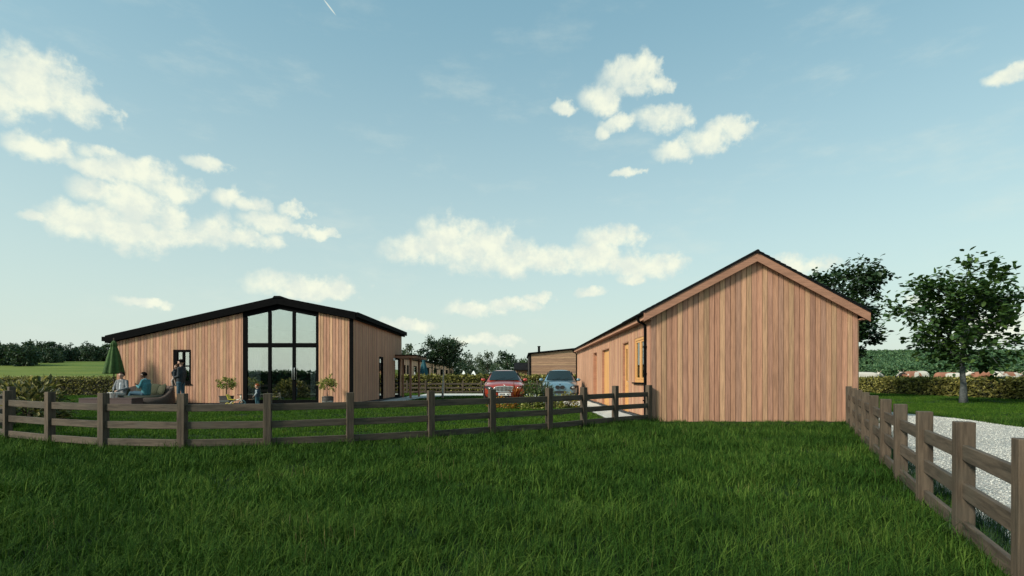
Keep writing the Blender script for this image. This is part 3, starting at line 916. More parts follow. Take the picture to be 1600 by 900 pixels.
# roof slabs
RX0, RX1 = -16.42, -6.47
ry0, ry1 = HY0 - .16, HY1 + .3
rf = MB()
for xa, xb in ((RX0, HXA), (HXA, RX1)):
    za, zb_ = h_top(xa), h_top(xb)
    rf.hexa([(xa, ry0, za - .27), (xb, ry0, zb_ - .27), (xb, ry1, zb_ - .27), (xa, ry1, za - .27), (xa, ry0, za), (xb, ry0, zb_), (xb, ry1, zb_), (xa, ry1, za)])
roof = rf.build('roof', M['black'], hou)
n_seam = 22
for k in range(n_seam):       # standing seams running up the slope
    yk = ry0 + .03 + (ry1 - ry0 - .06) * k / (n_seam - 1)
    for xa, xb in ((RX0, HXA), (HXA, RX1)):
        za, zb_ = h_top(xa), h_top(xb)
        MB().hexa([(xa, yk - .012, za - .005), (xb, yk - .012, zb_ - .005), (xb, yk + .012, zb_ - .005), (xa, yk + .012, za - .005), (xa, yk - .012, za + .025), (xb, yk - .012, zb_ + .025), (xb, yk + .012, zb_ + .025), (xa, yk + .012, za + .025)]).build('roof_seam', M['black'], roof)
rc = MB()
rc.hexa([(HXA - .2, ry0 - .02, h_top(HXA - .2) + .002), (HXA + .2, ry0 - .02, h_top(HXA + .2) + .002), (HXA + .2, ry1, h_top(HXA + .2) + .002), (HXA - .2, ry1, h_top(HXA - .2) + .002),
         (HXA - .12, ry0 - .02, 4.37), (HXA + .12, ry0 - .02, 4.37), (HXA + .12, ry1, 4.37), (HXA - .12, ry1, 4.37)])
rc.build('ridge_cap', M['black'], roof)
MB().box(RX0 - .13, RX0 - .001, ry0 + .0, ry1, h_top(RX0) - .20, h_top(RX0) - .02).build('gutter', M['black'], hou, bevel=.01)
MB().box(RX1 + .001, RX1 + .11, ry0 + .02, ry1 + .05, h_top(RX1) - .19, h_top(RX1) + .015).build('gutter', M['black'], hou, bevel=.01)
MB().box(HX1 - .118, HX1 + .026, HY0 - .028, HY0 + .05, .02, 3.45).build('corner_trim', M['black'], hou)
# tall glazed gable
def bar(mb, x0_, x1_, z0, z1, y0_=HY0 - .035, y1_=HY0 + .06): mb.box(x0_, x1_, y0_, y1_, z0, z1)
fr = MB()
yf0, yf1 = HY0 - .035, HY0 + .06
def head(x): return h_top(x) - .29
# head following the two roof slopes
for xa, xb in ((G0, HXA), (HXA, G1)):
    fr.hexa([(xa, yf0, head(xa) - .17), (xb, yf0, head(xb) - .17), (xb, yf1, head(xb) - .17), (xa, yf1, head(xa) - .17), (xa, yf0, head(xa) + .05), (xb, yf0, head(xb) + .05), (xb, yf1, head(xb) + .05), (xa, yf1, head(xa) + .05)])
verts_ = [(G0, G0 + .168), (-9.995, -9.872), (-9.025, -8.905), (G1 - .105, G1)]
for xa, xb in verts_:
    zz = min(head(xa), head(xb)) - .165
    fr.box(xa, xb, yf0 + .004, yf1 - .004, .10, zz)
fr.box(G0 + .168, -9.995, yf0 + .002, yf1 - .002, 2.33, 2.507); fr.box(-9.872, -9.025, yf0 + .002, yf1 - .002, 2.33, 2.507); fr.box(-8.905, G1 - .105, yf0 + .002, yf1 - .002, 2.33, 2.507)
fr.box(G0 + .168, -9.995, yf0 + .002, yf1 - .002, .10, .24); fr.box(-9.872, -9.025, yf0 + .002, yf1 - .002, .10, .24); fr.box(-8.905, G1 - .105, yf0 + .002, yf1 - .002, .10, .24)
gl = fr.build('glazed_screen', M['black'], hou)
for xa, xb in ((G0 + .168, -9.995), (-9.872, -9.025), (-8.905, G1 - .105)):
    MB().box(xa, xb, HY0 + .010, HY0 + .016, .24, 2.33).build('pane', M['glass'], gl)
    top = [xa, HXA, xb] if xa < HXA < xb else [xa, xb]
    mb = MB()
    for a, c in zip(top, top[1:]):
        mb.hexa([(a, HY0 + .010, 2.507), (c, HY0 + .010, 2.507), (c, HY0 + .016, 2.507), (a, HY0 + .016, 2.507), (a, HY0 + .010, head(a) - .168), (c, HY0 + .010, head(c) - .168), (c, HY0 + .016, head(c) - .168), (a, HY0 + .016, head(a) - .168)])
    mb.build('pane', M['glass'], gl)
hd = MB()
for xh in (-9.012, -8.925):
    hd.tube([(xh, HY0 - .035, 1.06), (xh, HY0 - .085, 1.06), (xh, HY0 - .09, 1.10), (xh, HY0 - .09, 1.47), (xh, HY0 - .085, 1.51), (xh, HY0 - .035, 1.51)], .014, 8)
hd.build('handle', M['steel'], gl, smooth=True)
# small window
sw = MB()
sw.box(W0, W0 + .17, yf0, yf1, WZ0, WZ1); sw.box(W1 - .06, W1, yf0, yf1, WZ0, WZ1)
sw.box(W0 + .17, W1 - .06, yf0, yf1, WZ1 - .1, WZ1); sw.box(W0 + .17, W1 - .06, yf0, yf1, WZ0, WZ0 + .11)
xm = (W0 + .17 + W1 - .06) / 2
sw.box(xm - .04, xm + .04, yf0 + .002, yf1, WZ0 + .11, WZ1 - .1)
sw.box(W0 + .17, xm - .04, yf0 + .004, yf1, 1.56, 1.615); sw.box(xm + .04, W1 - .06, yf0 + .004, yf1, 1.56, 1.615)
swo = sw.build('window', M['black'], hou)
for a, c in ((W0 + .17, xm - .04), (xm + .04, W1 - .06)):
    for z0, z1 in ((WZ0 + .11, 1.56), (1.615, WZ1 - .1)):
        MB().box(a, c, HY0 + .01, HY0 + .016, z0, z1).build('pane', M['glass'], swo)
MB().box(W0 - .03, W1 + .03, HY0 - .07, HY0 - .036, WZ0 - .045, WZ0 + .0).build('sill', M['black'], swo)
# side openings: narrow window and entrance door
def side_unit(y0, y1, z0, z1, name):
    mb = MB(); xo, xi = HX1 + .03, HX1 - .06
    mb.box(xi, xo, y0, y0 + .1, z0, z1); mb.box(xi, xo, y1 - .1, y1, z0, z1); mb.box(xi, xo, y0 + .1, y1 - .1, z1 - .1, z1); mb.box(xi, xo, y0 + .1, y1 - .1, z0, z0 + .16); mb.box(xi, xo - .004, y0 + .1, y1 - .1, .82, .9)
    o = mb.build(name, M['black'], hou)
    for a, c in ((z0 + .16, .82), (.9, z1 - .1)): MB().box(HX1 - .02, HX1 - .014, y0 + .1, y1 - .1, a, c).build('pane', M['glass'], o)
    return o
side_unit(HY0 + 4.05, HY0 + 4.85, .10, 2.13, 'window')
dd = side_unit(HY0 + 7.35, HY0 + 8.60, .05, 2.2, 'door')
MB().tube([(HX1 + .03, HY0 + 7.5, 1.05), (HX1 + .08, HY0 + 7.5, 1.05), (HX1 + .085, HY0 + 7.6, 1.05)], .012, 8).build('handle', M['steel'], dd)
lamp = MB().box(HX1 + .023, HX1 + .09, HY0 + 7.02, HY0 + 7.16, 2.02, 2.16).build('wall_lamp', M['white'], hou, bevel=.01)
# rooms behind the glass
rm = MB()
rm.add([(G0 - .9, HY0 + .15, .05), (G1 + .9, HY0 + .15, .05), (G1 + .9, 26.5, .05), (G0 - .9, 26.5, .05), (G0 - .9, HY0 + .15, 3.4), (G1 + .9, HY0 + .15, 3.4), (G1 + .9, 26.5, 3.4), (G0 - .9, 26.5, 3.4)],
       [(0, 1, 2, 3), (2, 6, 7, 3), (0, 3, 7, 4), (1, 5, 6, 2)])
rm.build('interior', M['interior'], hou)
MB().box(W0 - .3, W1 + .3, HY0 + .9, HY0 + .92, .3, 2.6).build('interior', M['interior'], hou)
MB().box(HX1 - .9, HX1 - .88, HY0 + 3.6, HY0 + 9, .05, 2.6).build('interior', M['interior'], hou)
def curtain(x0_, x1_, label):
    mb = MB(); n = 60
    for i in range(n + 1):
        u = i / n; x = x0_ + (x1_ - x0_) * u
        y = HY0 + .085 + .022 * math.sin(u * (x1_ - x0_) * 62) + .01 * math.sin(u * 31)
        mb.v += [(x, y + .006 * math.sin(u * 19), .08), (x, y, 1.2), (x, y, 2.47)]
        if i:
            for k in range(2): mb.f.append(((i-1)*3 + k, i*3 + k, i*3 + k + 1, (i-1)*3 + k + 1)); mb.m.append(0)
    o = mb.build('curtain', M['curtain'], None, smooth=True, origin=((x0_ + x1_) / 2, HY0 + .085, .08))
    so = o.modifiers.new('thickness', 'SOLIDIFY'); so.thickness = .004
    tag(o, label, 'curtain')
curtain(-10.84, -10.33, 'pale curtain drawn to the left behind the glazed gable, beside the child')
curtain(-8.34, -8.08, 'narrow pale curtain at the right edge of the glazed gable')

# porch canopy at the far corner of the house
cz = 2.33
pc = thing('porch_canopy', 'small flat timber porch canopy on two posts at the end of the house', 'porch', (-5.9, 30, 0))
MB().box(HX1 + .032, -5.45, 29.4, 32.6, cz - .14, cz - .02).build('canopy_frame', M['trim_cedar'], pc, bevel=.006)
MB().box(HX1 + .032, -5.42, 29.37, 32.63, cz - .018, cz + .03).build('canopy_roof', M['black'], pc)
for (x, y) in ((-5.86, 29.9), (-5.80, 32.1)):
    MB().box(x - .055, x + .055, y - .055, y + .055, .0, cz - .142).build('post', M['post_cedar'], pc, bevel=.005)
MB().box(HX1 + .04, HX1 + .13, 31.15, 31.26, .0, cz - .142).build('post', M['post_cedar'], pc, bevel=.005)

# ================================================================== other buildings
TON2 = [(.36, .22, .14), (.40, .24, .15), (.33, .19, .125), (.43, .27, .165), (.30, .18, .12)]
def hboards(parent, x0, x1, y, z0, zt, hgt, ops=()):
    """horizontal boards on a wall that faces the camera; zt(x) is the sloping top"""
    z = z0
    sl = (zt(x1) - zt(x0)) / (x1 - x0)
    while z < max(zt(x0), zt(x1)) - .02:
        zc = z + hgt - .010
        def xat(zz): return max(x0, min(x1, x0 + (zz - zt(x0)) / sl))
        xa, xb = xat(z), xat(zc)
        poly = [(xa, z), (x1, z), (x1, min(zc, zt(x1)))]
        if xb < x1 - .001: poly.append((xb, zc))
        if zt(xa) > z + .002 and xb > xa + .001: poly.append((xa, min(zc, zt(xa))))
        yf = y - .02 - rnd.uniform(0, .004); n = len(poly)
        MB().add([(px_, yf, pz_) for px_, pz_ in poly] + [(px_, y - .001, pz_) for px_, pz_ in poly],
                 [tuple(range(n)), tuple(reversed(range(n, 2 * n)))] + [((q + 1) % n, q, n + q, n + (q + 1) % n) for q in range(n)]).build('board', M['cedar_side'], parent, color=TON2[rnd.randrange(5)])
        z += hgt
# house behind the cars, horizontal boards, black flue
lh = thing('lodge', 'lodge clad in horizontal boards with a black flue, behind the blue car', 'house', (.87, 44, 0))
bx0, bx1, by = .9, 6.2, 44.0
def lz(x): return 3.02 + (x - bx0) * .105
MB().hexa([(bx0, by, 0), (bx1, by, 0), (bx1, 53, 0), (bx0, 53, 0), (bx0, by, lz(bx0)), (bx1, by, lz(bx1)), (bx1, 53, lz(bx1)), (bx0, 53, lz(bx0))]).build('wall', M['dark_wall'], lh)
hboards(lh, bx0 + .1, bx1, by, .1, lz, .145)
MB().hexa([(bx0 - .12, by - .18, lz(bx0) + .0), (bx1, by - .18, lz(bx1)), (bx1, 53.2, lz(bx1)), (bx0 - .12, 53.2, lz(bx0)), (bx0 - .12, by - .18, lz(bx0) + .11), (bx1, by - .18, lz(bx1) + .11), (bx1, 53.2, lz(bx1) + .11), (bx0 - .12, 53.2, lz(bx0) + .11)]).build('roof', M['black'], lh)
MB().box(bx0 - .03, bx0 + .1, by - .05, by - .001, 0, lz(bx0) - .01).build('corner_trim', M['black'], lh)
fl = MB().tube([(1.72, 46, 3.1), (1.72, 46, 3.70)], .10, 12).build('flue', M['black'], lh, smooth=True)
MB().lathe([(.105, 0), (.13, .02), (.13, .07), (.105, .09)], (1.72, 46, 3.70), 12).build('cowl', M['black'], fl)
# little shed to its left
sh = thing('garden_shed', 'small shed with a dark felt roof to the left of the lodge', 'shed', (.4, 52, 0))
MB().box(-.28, .82, 52, 54, 0, 1.86).build('wall', M['dark_wall'], sh)
x = -.28
k = 0
while x < .8:
    MB().box(x, x + .128, 51.978, 51.999, .05, 1.85).build('board', M['cedar'], sh, color=tuple(c * .9 for c in TONES[k % 8])); x += .137; k += 1
MB().hexa([(-.42, 51.7, 1.84), (.95, 51.7, 1.84), (.95, 53, 2.5), (-.42, 53, 2.5), (-.42, 51.7, 1.93), (.95, 51.7, 1.93), (.95, 53, 2.59), (-.42, 53, 2.59)]).hexa([(-.42, 53, 2.5), (.95, 53, 2.5), (.95, 54.3, 1.84), (-.42, 54.3, 1.84), (-.42, 53, 2.59), (.95, 53, 2.59), (.95, 54.3, 1.93), (-.42, 54.3, 1.93)]).build('roof', M['roof_tile'], sh)
# long low terrace beyond the porch
tr = thing('terrace', 'long low timber terrace with tall dark windows beyond the porch', 'house', (-8.95, 42, 0))
TX = -8.95
t_ops = [(.9, 1.5, .55, 2.15), (2.1, 2.75, .55, 2.15), (5.0, 6.3, .1, 2.15), (8.5, 13.0, .1, 2.15), (16.2, 18.2, .1, 2.15), (21, 23, .1, 2.15), (25.5, 27.5, .1, 2.15), (30, 31.5, .1, 2.15)]
def tz(u): return 2.62
backing(tr, (TX, 42, 0), (0, 1, 0), (1, 0, 0), 0, 34, 0, tz, t_ops, .15, M['dark_wall'])
clad(tr, (TX, 42, 0), (0, 1, 0), (1, 0, 0), 0, 34, .30, .08, tz, t_ops, M['cedar'], phase=2, bright=1.7)  # side boards lightened in colour to offset the shade on this wall
clad(tr, (TX - 6, 42, 0), (1, 0, 0), (0, -1, 0), 0, 6, .30, .08, tz, [], M['cedar'], phase=6)
MB().box(TX - 6, TX - .16, 42.001, 76, 0, 2.6).build('wall', M['dark_wall'], tr)
MB().box(TX - 6.2, TX + .16, 41.8, 76.2, 2.62, 2.80).build('roof', M['black'], tr)
for a, c, z0, z1 in t_ops:
    f = MB(); n = max(1, round((c - a) / .95)); 
    f.box(TX - .06, TX + .03, 42 + a, 42 + a + .07, z0, z1); f.box(TX - .06, TX + .03, 42 + c - .07, 42 + c, z0, z1); f.box(TX - .06, TX + .028, 42 + a + .07, 42 + c - .07, z1 - .07, z1); f.box(TX - .06, TX + .028, 42 + a + .07, 42 + c - .07, z0, z0 + .07)
    for q in range(1, n): f.box(TX - .055, TX + .025, 42 + a + (c - a) * q / n - .035, 42 + a + (c - a) * q / n + .035, z0 + .07, z1 - .07)
    fo = f.build('window', M['black'], tr)
    MB().box(TX - .03, TX - .024, 42 + a + .07, 42 + c - .07, z0 + .07, z1 - .07).build('pane', M['glass_soft'], fo)
for u in (14.6, 28.6):
    MB().tube([(TX + .08, 42 + u, 2.6), (TX + .08, 42 + u, .05)], .045, 8).build('downpipe', M['black'], tr)

# ================================================================== foliage builders
def rv(r):
    while True:
        v = Vector((r.uniform(-1, 1), r.uniform(-1, 1), r.uniform(-1, 1)))
        if .05 < v.length < 1: return v.normalized()
def tree_parts(seed, H, fork, rx, rz, cz_, nl, nleaf, leaf, tr_r, spread=.42, six=False, droop=.25, nsub=5, flat=1.0, tilt=(0, 0), even=(.68, 1.06), layered=False):
    """returns (wood MB, list of leaf placements)"""
    r = random.Random(seed); wd = MB(); leaves = []
    axis = []
    for i in range(7):
        u = i / 6
        axis.append(Vector((r.uniform(-.05, .05) * H * u * .6 + tilt[0] * u, r.uniform(-.05, .05) * H * u * .6 + tilt[1] * u, H * .80 * u)))
    wd.tube(axis, [tr_r * (1.35 if i == 0 else 1) * (1 - .75 * i / 6) for i in range(7)], 9)
    tips = []
    for k in range(nl):
        h = fork + (H * .78 - fork) * (k + r.random() * .6) / nl
        u = min(.999, h / (H * .80)) * 6; i = int(u)
        p = axis[i].lerp(axis[i + 1], u - i)
        a = k * 2.399 + r.uniform(-.5, .5)
        # point on the crown ellipsoid in that direction
        ez = max(-.95, min(.95, (h - cz_) / rz * 1.0 + r.uniform(.05, .6)))
        rr = rx * math.sqrt(max(.05, 1 - ez * ez)) * r.uniform(*even)
        e = Vector((math.cos(a) * rr, math.sin(a) * rr * flat, cz_ + rz * ez * r.uniform(.85, 1.05)))
        mid = p.lerp(e, .5) + Vector((0, 0, r.uniform(.0, .12) * rz)) + rv(r) * .06 * rx
        r0 = tr_r * .42 * (1 - .55 * k / nl)
        wd.tube([p, p.lerp(mid, .5) + rv(r) * .03 * rx, mid, e], [r0, r0 * .75, r0 * .5, r0 * .15], 5, cap=False)
        for q in range(nsub):
            s0 = p.lerp(mid, r.uniform(.5, 1)) if r.random() < .4 else mid.lerp(e, r.uniform(.0, 1))
            dd_ = (rv(r) + (e - p).normalized() * .7); dd_.z -= r.uniform(0, droop)
            t_ = s0 + dd_.normalized() * rx * r.uniform(.2, .42)
            wd.tube([s0, s0.lerp(t_, .5) + rv(r) * .02 * rx, t_], [r0 * .3, r0 * .2, r0 * .07], 4, cap=False)
            tips.append((s0, t_))
        tips.append((mid, e))
    per = max(1, nleaf // len(tips))
    for (s0, t_) in tips:
        n = int(per * r.uniform(.5, 1.5))
        for _ in range(n):
            u = r.uniform(.15, 1.12)
            c = s0.lerp(t_, u) + rv(r) * rx * spread * .32 * (r.random() ** .5)
            d_ = (rv(r) + (t_ - s0).normalized() * .6); d_.z = (d_.z - droop * 1.2) * (.5 if layered else 1)
            nrm = rv(r) * (.55 if layered else .8) + Vector((0, 0, 1))
            leaves.append((c, d_.normalized(), nrm.normalized(), leaf * r.uniform(.7, 1.25)))
    return wd, leaves
def leaf_cloud(leaves, ratio=.62, six=False):
    mb = MB()
    for c, d_, n_, L in leaves: mb.leaf(c, d_, n_, L, L * ratio, six=six)
    return mb
def make_tree(name, label, cat, loc, args, lm, bark, group=None, six=False, ratio=.62, rz=0):
    wd, lv = tree_parts(**args)
    t0 = thing(name, label, cat, loc, rz, group)
    wd.build('trunk', bark, t0, smooth=True, local=True)
    leaf_cloud(lv, ratio, six).build('crown', lm, t0, local=True)
    return t0

# big broad-leaved tree beyond the gravel road
wd, lv = tree_parts(seed=21, layered=True, H=6.15, fork=1.45, rx=2.5, rz=2.75, cz_=3.65, nl=30, nleaf=5400, leaf=.265, tr_r=.13, spread=.46, nsub=6)
TL = Vector((19.4, 24.0, 0))
t0 = thing('broadleaf_tree', 'open broad-leaved tree on the verge beyond the gravel road', 'tree', TL)
wd.build('trunk', M['bark'], t0, smooth=True, local=True)
lv.sort(key=lambda q: (Vector((0, 0, CAMH)) - TL - q[0]).length)
lvis = [q for q in lv if -99 < 810 + 860 * (TL.x + q[0].x) / (TL.y + q[0].y) < 1600]
near300 = lvis[:300]; ids = set(map(id, near300))
lmsh = MB().leaf(Vector((0, 0, 0)), Vector((0, 1, 0)), Vector((0, 0, 1)), 1, .62, six=True).mesh('leaf', M['leaf_tree'])
for c, d_, n_, L in near300:
    sd = d_.cross(n_).normalized(); nn = sd.cross(d_).normalized()
    rot = Matrix((sd, d_, nn)).transposed().to_euler()
    link_mesh('leaf', lmsh, t0, c, rot, L)
leaf_cloud([q for q in lv if id(q) not in ids], .62, True).build('crown', M['leaf_tree'], t0, local=True)
make_tree('broadleaf_tree', 'dark tree rising behind the right end of the outbuilding', 'tree', (19.0, 32, 0),
          dict(seed=8, layered=True, even=(.6, 1.0), H=8.1, fork=2.2, rx=2.6, rz=3.05, cz_=5.15, nl=30, nleaf=7500, leaf=.27, tr_r=.13, spread=.42), M['leaf_dark'], M['bark'], six=True)
make_tree('young_tree', 'young tree with a pale slender trunk on the lawn by the porch', 'tree', (ix(691.5, 30), 30, 0),
          dict(seed=15, H=3.75, fork=1.7, rx=1.22, rz=.98, cz_=2.84, nl=24, nleaf=6500, leaf=.115, tr_r=.055, spread=.46, nsub=6, even=(.6, 1.0)), M['leaf_dark'], M['bark_pale'])
# trees behind the terrace and the lodge
def far_tree(x, ytop, Z, wpx, label, lm, seed, cover=2200, base=0, leafk=.085, name='far_tree', fork=.12):
    h = iz(ytop, Z) - base; rx = wpx / 2 / 860 * Z
    make_tree(name, label, 'tree', (ix(x, Z), Z, base), dict(seed=seed, H=h * .97, fork=h * fork, rx=rx, rz=h * .46, cz_=h * .53, nl=16, nleaf=cover, leaf=h * leafk, tr_r=h * .022, spread=.5), lm, M['bark_dark'])
far_tree(637, 527, 62, 36, 'sparse grey-green tree peeping over the end of the house beside the porch', M['leaf_sage'], 31, 900, leafk=.05)
far_tree(664, 541, 84, 44, 'green tree crown just behind the porch and the teal parasol', M['leaf_far'], 32, 1800, leafk=.06)
far_tree(717, 546, 92, 54, 'low dark tree to the right of the young pale-trunked tree', M['leaf_far'], 33, 2200, leafk=.06)
far_tree(735, 552, 76, 30, 'thin wispy tree standing between the two denser far trees', M['leaf_sage'], 34, 500, leafk=.05)
far_tree(762, 553, 84, 62, 'wide rounded olive-green tree behind the red car', M['leaf_sage'], 35, 3400, leafk=.06)
far_tree(793, 548, 100, 32, 'tall dark oval tree above the roof of the red car', M['leaf_far'], 36, 2400, leafk=.065)
far_tree(818, 560, 112, 36, 'low green tree showing over the shed roof', M['leaf_green'], 37, 1600, leafk=.07)
far_tree(724, 566, 74, 34, 'dark shrubby tree at the end of the terrace', M['leaf_far'], 38, 1600, leafk=.07)
far_tree(776, 570, 66, 40, 'bushy dark shrub low behind the far hedge above the red car', M['leaf_far'], 39, 1500, leafk=.08)

far_tree(742, 563, 125, 70, 'hazy green trees low behind the wispy tree', M['leaf_far'], 51, 2200, leafk=.08)
far_tree(806, 561, 125, 50, 'green tree low between the dark oval tree and the shed', M['leaf_far'], 52, 1800, leafk=.08)
# tree line on the far green hill, left
proto = []
for i in range(4):
    wd, lv = tree_parts(seed=60 + i, H=7.2, fork=.3, rx=3.0, rz=3.5, cz_=3.8, nl=26, nleaf=1900, leaf=.62, tr_r=.16, spread=.55, even=(.8, 1.0))
    proto.append((wd.mesh('trunk', M['bark_dark']), leaf_cloud(lv, .7).mesh('crown', M['leaf_far'])))
def hill_tree(x, Z, sc, k, label='dark round tree in the tree line along the top of the far green hill', name='hill_tree'):
    X = ix(x, Z)
    t0 = thing(name, label, 'tree', (X, Z, T(X, Z) - 1.0 * sc), rnd.uniform(0, 6.2), 'trees along the far hill')
    link_mesh('trunk', proto[k % 4][0], t0, scl=sc); link_mesh('crown', proto[k % 4][1], t0, scl=sc)
r = random.Random(12)
xs = -30
k = 0
while xs < 176:
    hill_tree(xs, r.uniform(196, 215), r.uniform(.78, 1.12), k); xs += r.uniform(9, 15); k += 1
xs = -26
while xs < 100:
    hill_tree(xs, r.uniform(180, 192), r.uniform(.7, 1.0), k); xs += r.uniform(18, 30); k += 1
for x, Z, sc in ((-8, 152, .95), (8, 146, .9), (22, 150, .8), (36, 141, .98), (47, 146, .85), (78, 166, .72), (92, 171, .5)):
    hill_tree(x, Z, sc, k, 'dark round tree standing forward on the near slope of the far green hill'); k += 1
# wooded hill on the right: a far wood that reads as one mass
fp = []
r = random.Random(17)
for _ in range(60000):
    y = r.uniform(170, 640); x = y * r.uniform(.50, 1.02)
    if r.random() > .30 + .5 * sstep(600, 200, y): continue
    if T(x, y) < 1.3 + noise.noise(Vector((x * .03, y * .03, 0))) * .8: continue
    if len(fp) >= 6500: break
    fp.append((x, y, T(x, y) - .6, r.uniform(0, 6.28), r.uniform(.55, 1.0) * (1 + .25 * noise.noise(Vector((x * .02, y * .02, 3)))), r.randrange(4)))
wm = []
for i in range(4):
    wd, lv = tree_parts(seed=80 + i, H=6.2, fork=.4, rx=2.7, rz=3.0, cz_=3.4, nl=12, nleaf=420, leaf=1.05, tr_r=.15, spread=.6)
    wm.append(leaf_cloud(lv, .75).mesh('wood_crown_%d' % i, leafmat('wood_leaf_%d' % i, (.040, .095, .050), (.070, .145, .062), (.12, .19, .080), trans=.2)))  # leaf colours lightened in place of haze over the distant hill
gn_scatter('wooded_hill', fp, wm, 'dense green wood covering the far hill on the right', 'wood')

# ------------------------------------------------------------------ hedges
def hedge(name, label, path, h, wdt, n, leaf, lm, seed, top_bias=.35, jag=.10, corek=.93):
    r = random.Random(seed)
    base = Vector((path[0][0], path[0][1], T(*path[0])))
    t0 = thing(name, label, 'hedge', base)
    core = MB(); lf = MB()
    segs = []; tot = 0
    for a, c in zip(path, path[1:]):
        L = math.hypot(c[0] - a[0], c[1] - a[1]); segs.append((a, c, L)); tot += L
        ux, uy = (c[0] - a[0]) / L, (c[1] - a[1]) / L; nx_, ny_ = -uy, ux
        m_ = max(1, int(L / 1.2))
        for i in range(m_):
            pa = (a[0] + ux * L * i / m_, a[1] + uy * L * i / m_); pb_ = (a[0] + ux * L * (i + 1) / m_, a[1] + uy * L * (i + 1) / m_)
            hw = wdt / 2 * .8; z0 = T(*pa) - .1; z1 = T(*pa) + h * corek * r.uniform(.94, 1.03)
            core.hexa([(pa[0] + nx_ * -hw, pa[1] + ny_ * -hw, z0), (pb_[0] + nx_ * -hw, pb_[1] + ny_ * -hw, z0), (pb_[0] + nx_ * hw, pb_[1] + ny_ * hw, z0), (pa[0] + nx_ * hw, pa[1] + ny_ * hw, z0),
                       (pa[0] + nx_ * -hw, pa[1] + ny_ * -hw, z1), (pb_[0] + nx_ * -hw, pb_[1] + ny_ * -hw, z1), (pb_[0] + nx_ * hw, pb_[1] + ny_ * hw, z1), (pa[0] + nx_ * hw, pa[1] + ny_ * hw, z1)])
    core.build('shade_core', M['hedge_core'], t0)  # solid dark core, its colour painting the shade behind the leaves
    for a, c, L in segs:
        ux, uy = (c[0] - a[0]) / L, (c[1] - a[1]) / L; nx_, ny_ = -uy, ux
        for _ in range(int(n * L / tot)):
            u = r.random() * L
            bul = 1 + .22 * noise.noise(Vector((u * 1.1, seed, 0))) 
            hh = h * (1 + jag * noise.noise(Vector((u * 1.7, seed + 9, 0))) + jag * .6 * noise.noise(Vector((u * 6, seed, 4))))
            if r.random() < top_bias:
                q = r.uniform(-1, 1) * wdt / 2; z = hh - abs(r.gauss(0, .05)) + (r.random() ** 6) * .14; out = Vector((0, 0, 1))
            else:
                sg = -1 if r.random() < .75 else 1
                q = sg * wdt / 2 * bul * (1 - .10 * r.random()); z = hh * r.random() ** .85; out = Vector((nx_ * sg, ny_ * sg, .2))
            px_, py_ = a[0] + ux * u + nx_ * q, a[1] + uy * u + ny_ * q
            d_ = (rv(r) + out * .9 + Vector((0, 0, -.25))).normalized()
            lf.leaf(Vector((px_, py_, T(px_, py_) + z)), d_, (out + rv(r) * .8).normalized(), leaf * r.uniform(.65, 1.3), leaf * r.uniform(.4, .7))
    lf.build('foliage', lm, t0)
    return t0
# which side carries most leaves: negative normal = the side to the camera
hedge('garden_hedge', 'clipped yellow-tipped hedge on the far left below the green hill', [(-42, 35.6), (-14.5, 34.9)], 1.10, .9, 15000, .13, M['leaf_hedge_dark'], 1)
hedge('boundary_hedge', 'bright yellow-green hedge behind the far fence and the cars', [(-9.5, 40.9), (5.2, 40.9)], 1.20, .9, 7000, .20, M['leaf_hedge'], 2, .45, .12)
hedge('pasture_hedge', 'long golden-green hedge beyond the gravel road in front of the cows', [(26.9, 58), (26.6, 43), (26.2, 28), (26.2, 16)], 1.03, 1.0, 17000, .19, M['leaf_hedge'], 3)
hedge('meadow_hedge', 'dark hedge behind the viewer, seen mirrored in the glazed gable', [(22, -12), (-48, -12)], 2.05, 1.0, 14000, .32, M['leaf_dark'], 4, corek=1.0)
# laurel bush at the left end of the garden fence: large leaves, counted one by one
def bush(name, label, loc, rx, ry, h, n, leaf, lm, seed, ratio=.45, stems=5, spike=0, cat='shrub', parts=0):
    r = random.Random(seed); t0 = thing(name, label, cat, loc)
    st = MB(); ends = []
    for i in range(stems):
        a = r.uniform(0, 6.28); e = Vector((math.cos(a) * rx * r.uniform(.3, .75), math.sin(a) * ry * r.uniform(.3, .75), h * r.uniform(.6, .85)))
        st.tube([(0, 0, -.03), (e.x * .4, e.y * .4, e.z * .55), e], [.016, .011, .004], 5)
    st.build('stems', M['bark_dark'], t0, local=True)
    lf = MB(); alls = []
    for _ in range(n):
        q = rv(r); q.z = abs(q.z) * (1 if r.random() < .9 else -.4)
        k = r.uniform(.55, 1.0) * (1 + .18 * noise.noise(q * 2.2 + Vector((seed, 0, 0))))
        p = Vector((q.x * rx * k, q.y * ry * k, max(.03, h * .12 + q.z * h * .86 * k)))
        if r.random() < .35: p.z *= r.random()
        d_ = (q + rv(r) * .55 + Vector((0, 0, spike))).normalized()
        if not spike: d_.z -= .25
        alls.append((p, d_.normalized(), (q + Vector((0, 0, .8)) + rv(r) * .4).normalized(), leaf * r.uniform(.65, 1.25)))
    alls.sort(key=lambda w_: w_[0].y - w_[0].z * .4)
    if parts:
        me = MB().leaf(Vector((0, 0, 0)), Vector((0, 1, 0)), Vector((0, 0, 1)), 1, ratio, six=True).mesh('leaf', lm)
        for c, d_, n_, L in alls[:parts]:
            sd = d_.cross(n_).normalized(); nn = sd.cross(d_).normalized()
            link_mesh('leaf', me, t0, c, Matrix((sd, d_, nn)).transposed().to_euler(), L)
        alls = alls[parts:]
    for c, d_, n_, L in alls: lf.leaf(c, d_, n_, L, L * ratio, six=True)
    o = lf.build('foliage', lm, t0, local=True)
    return t0
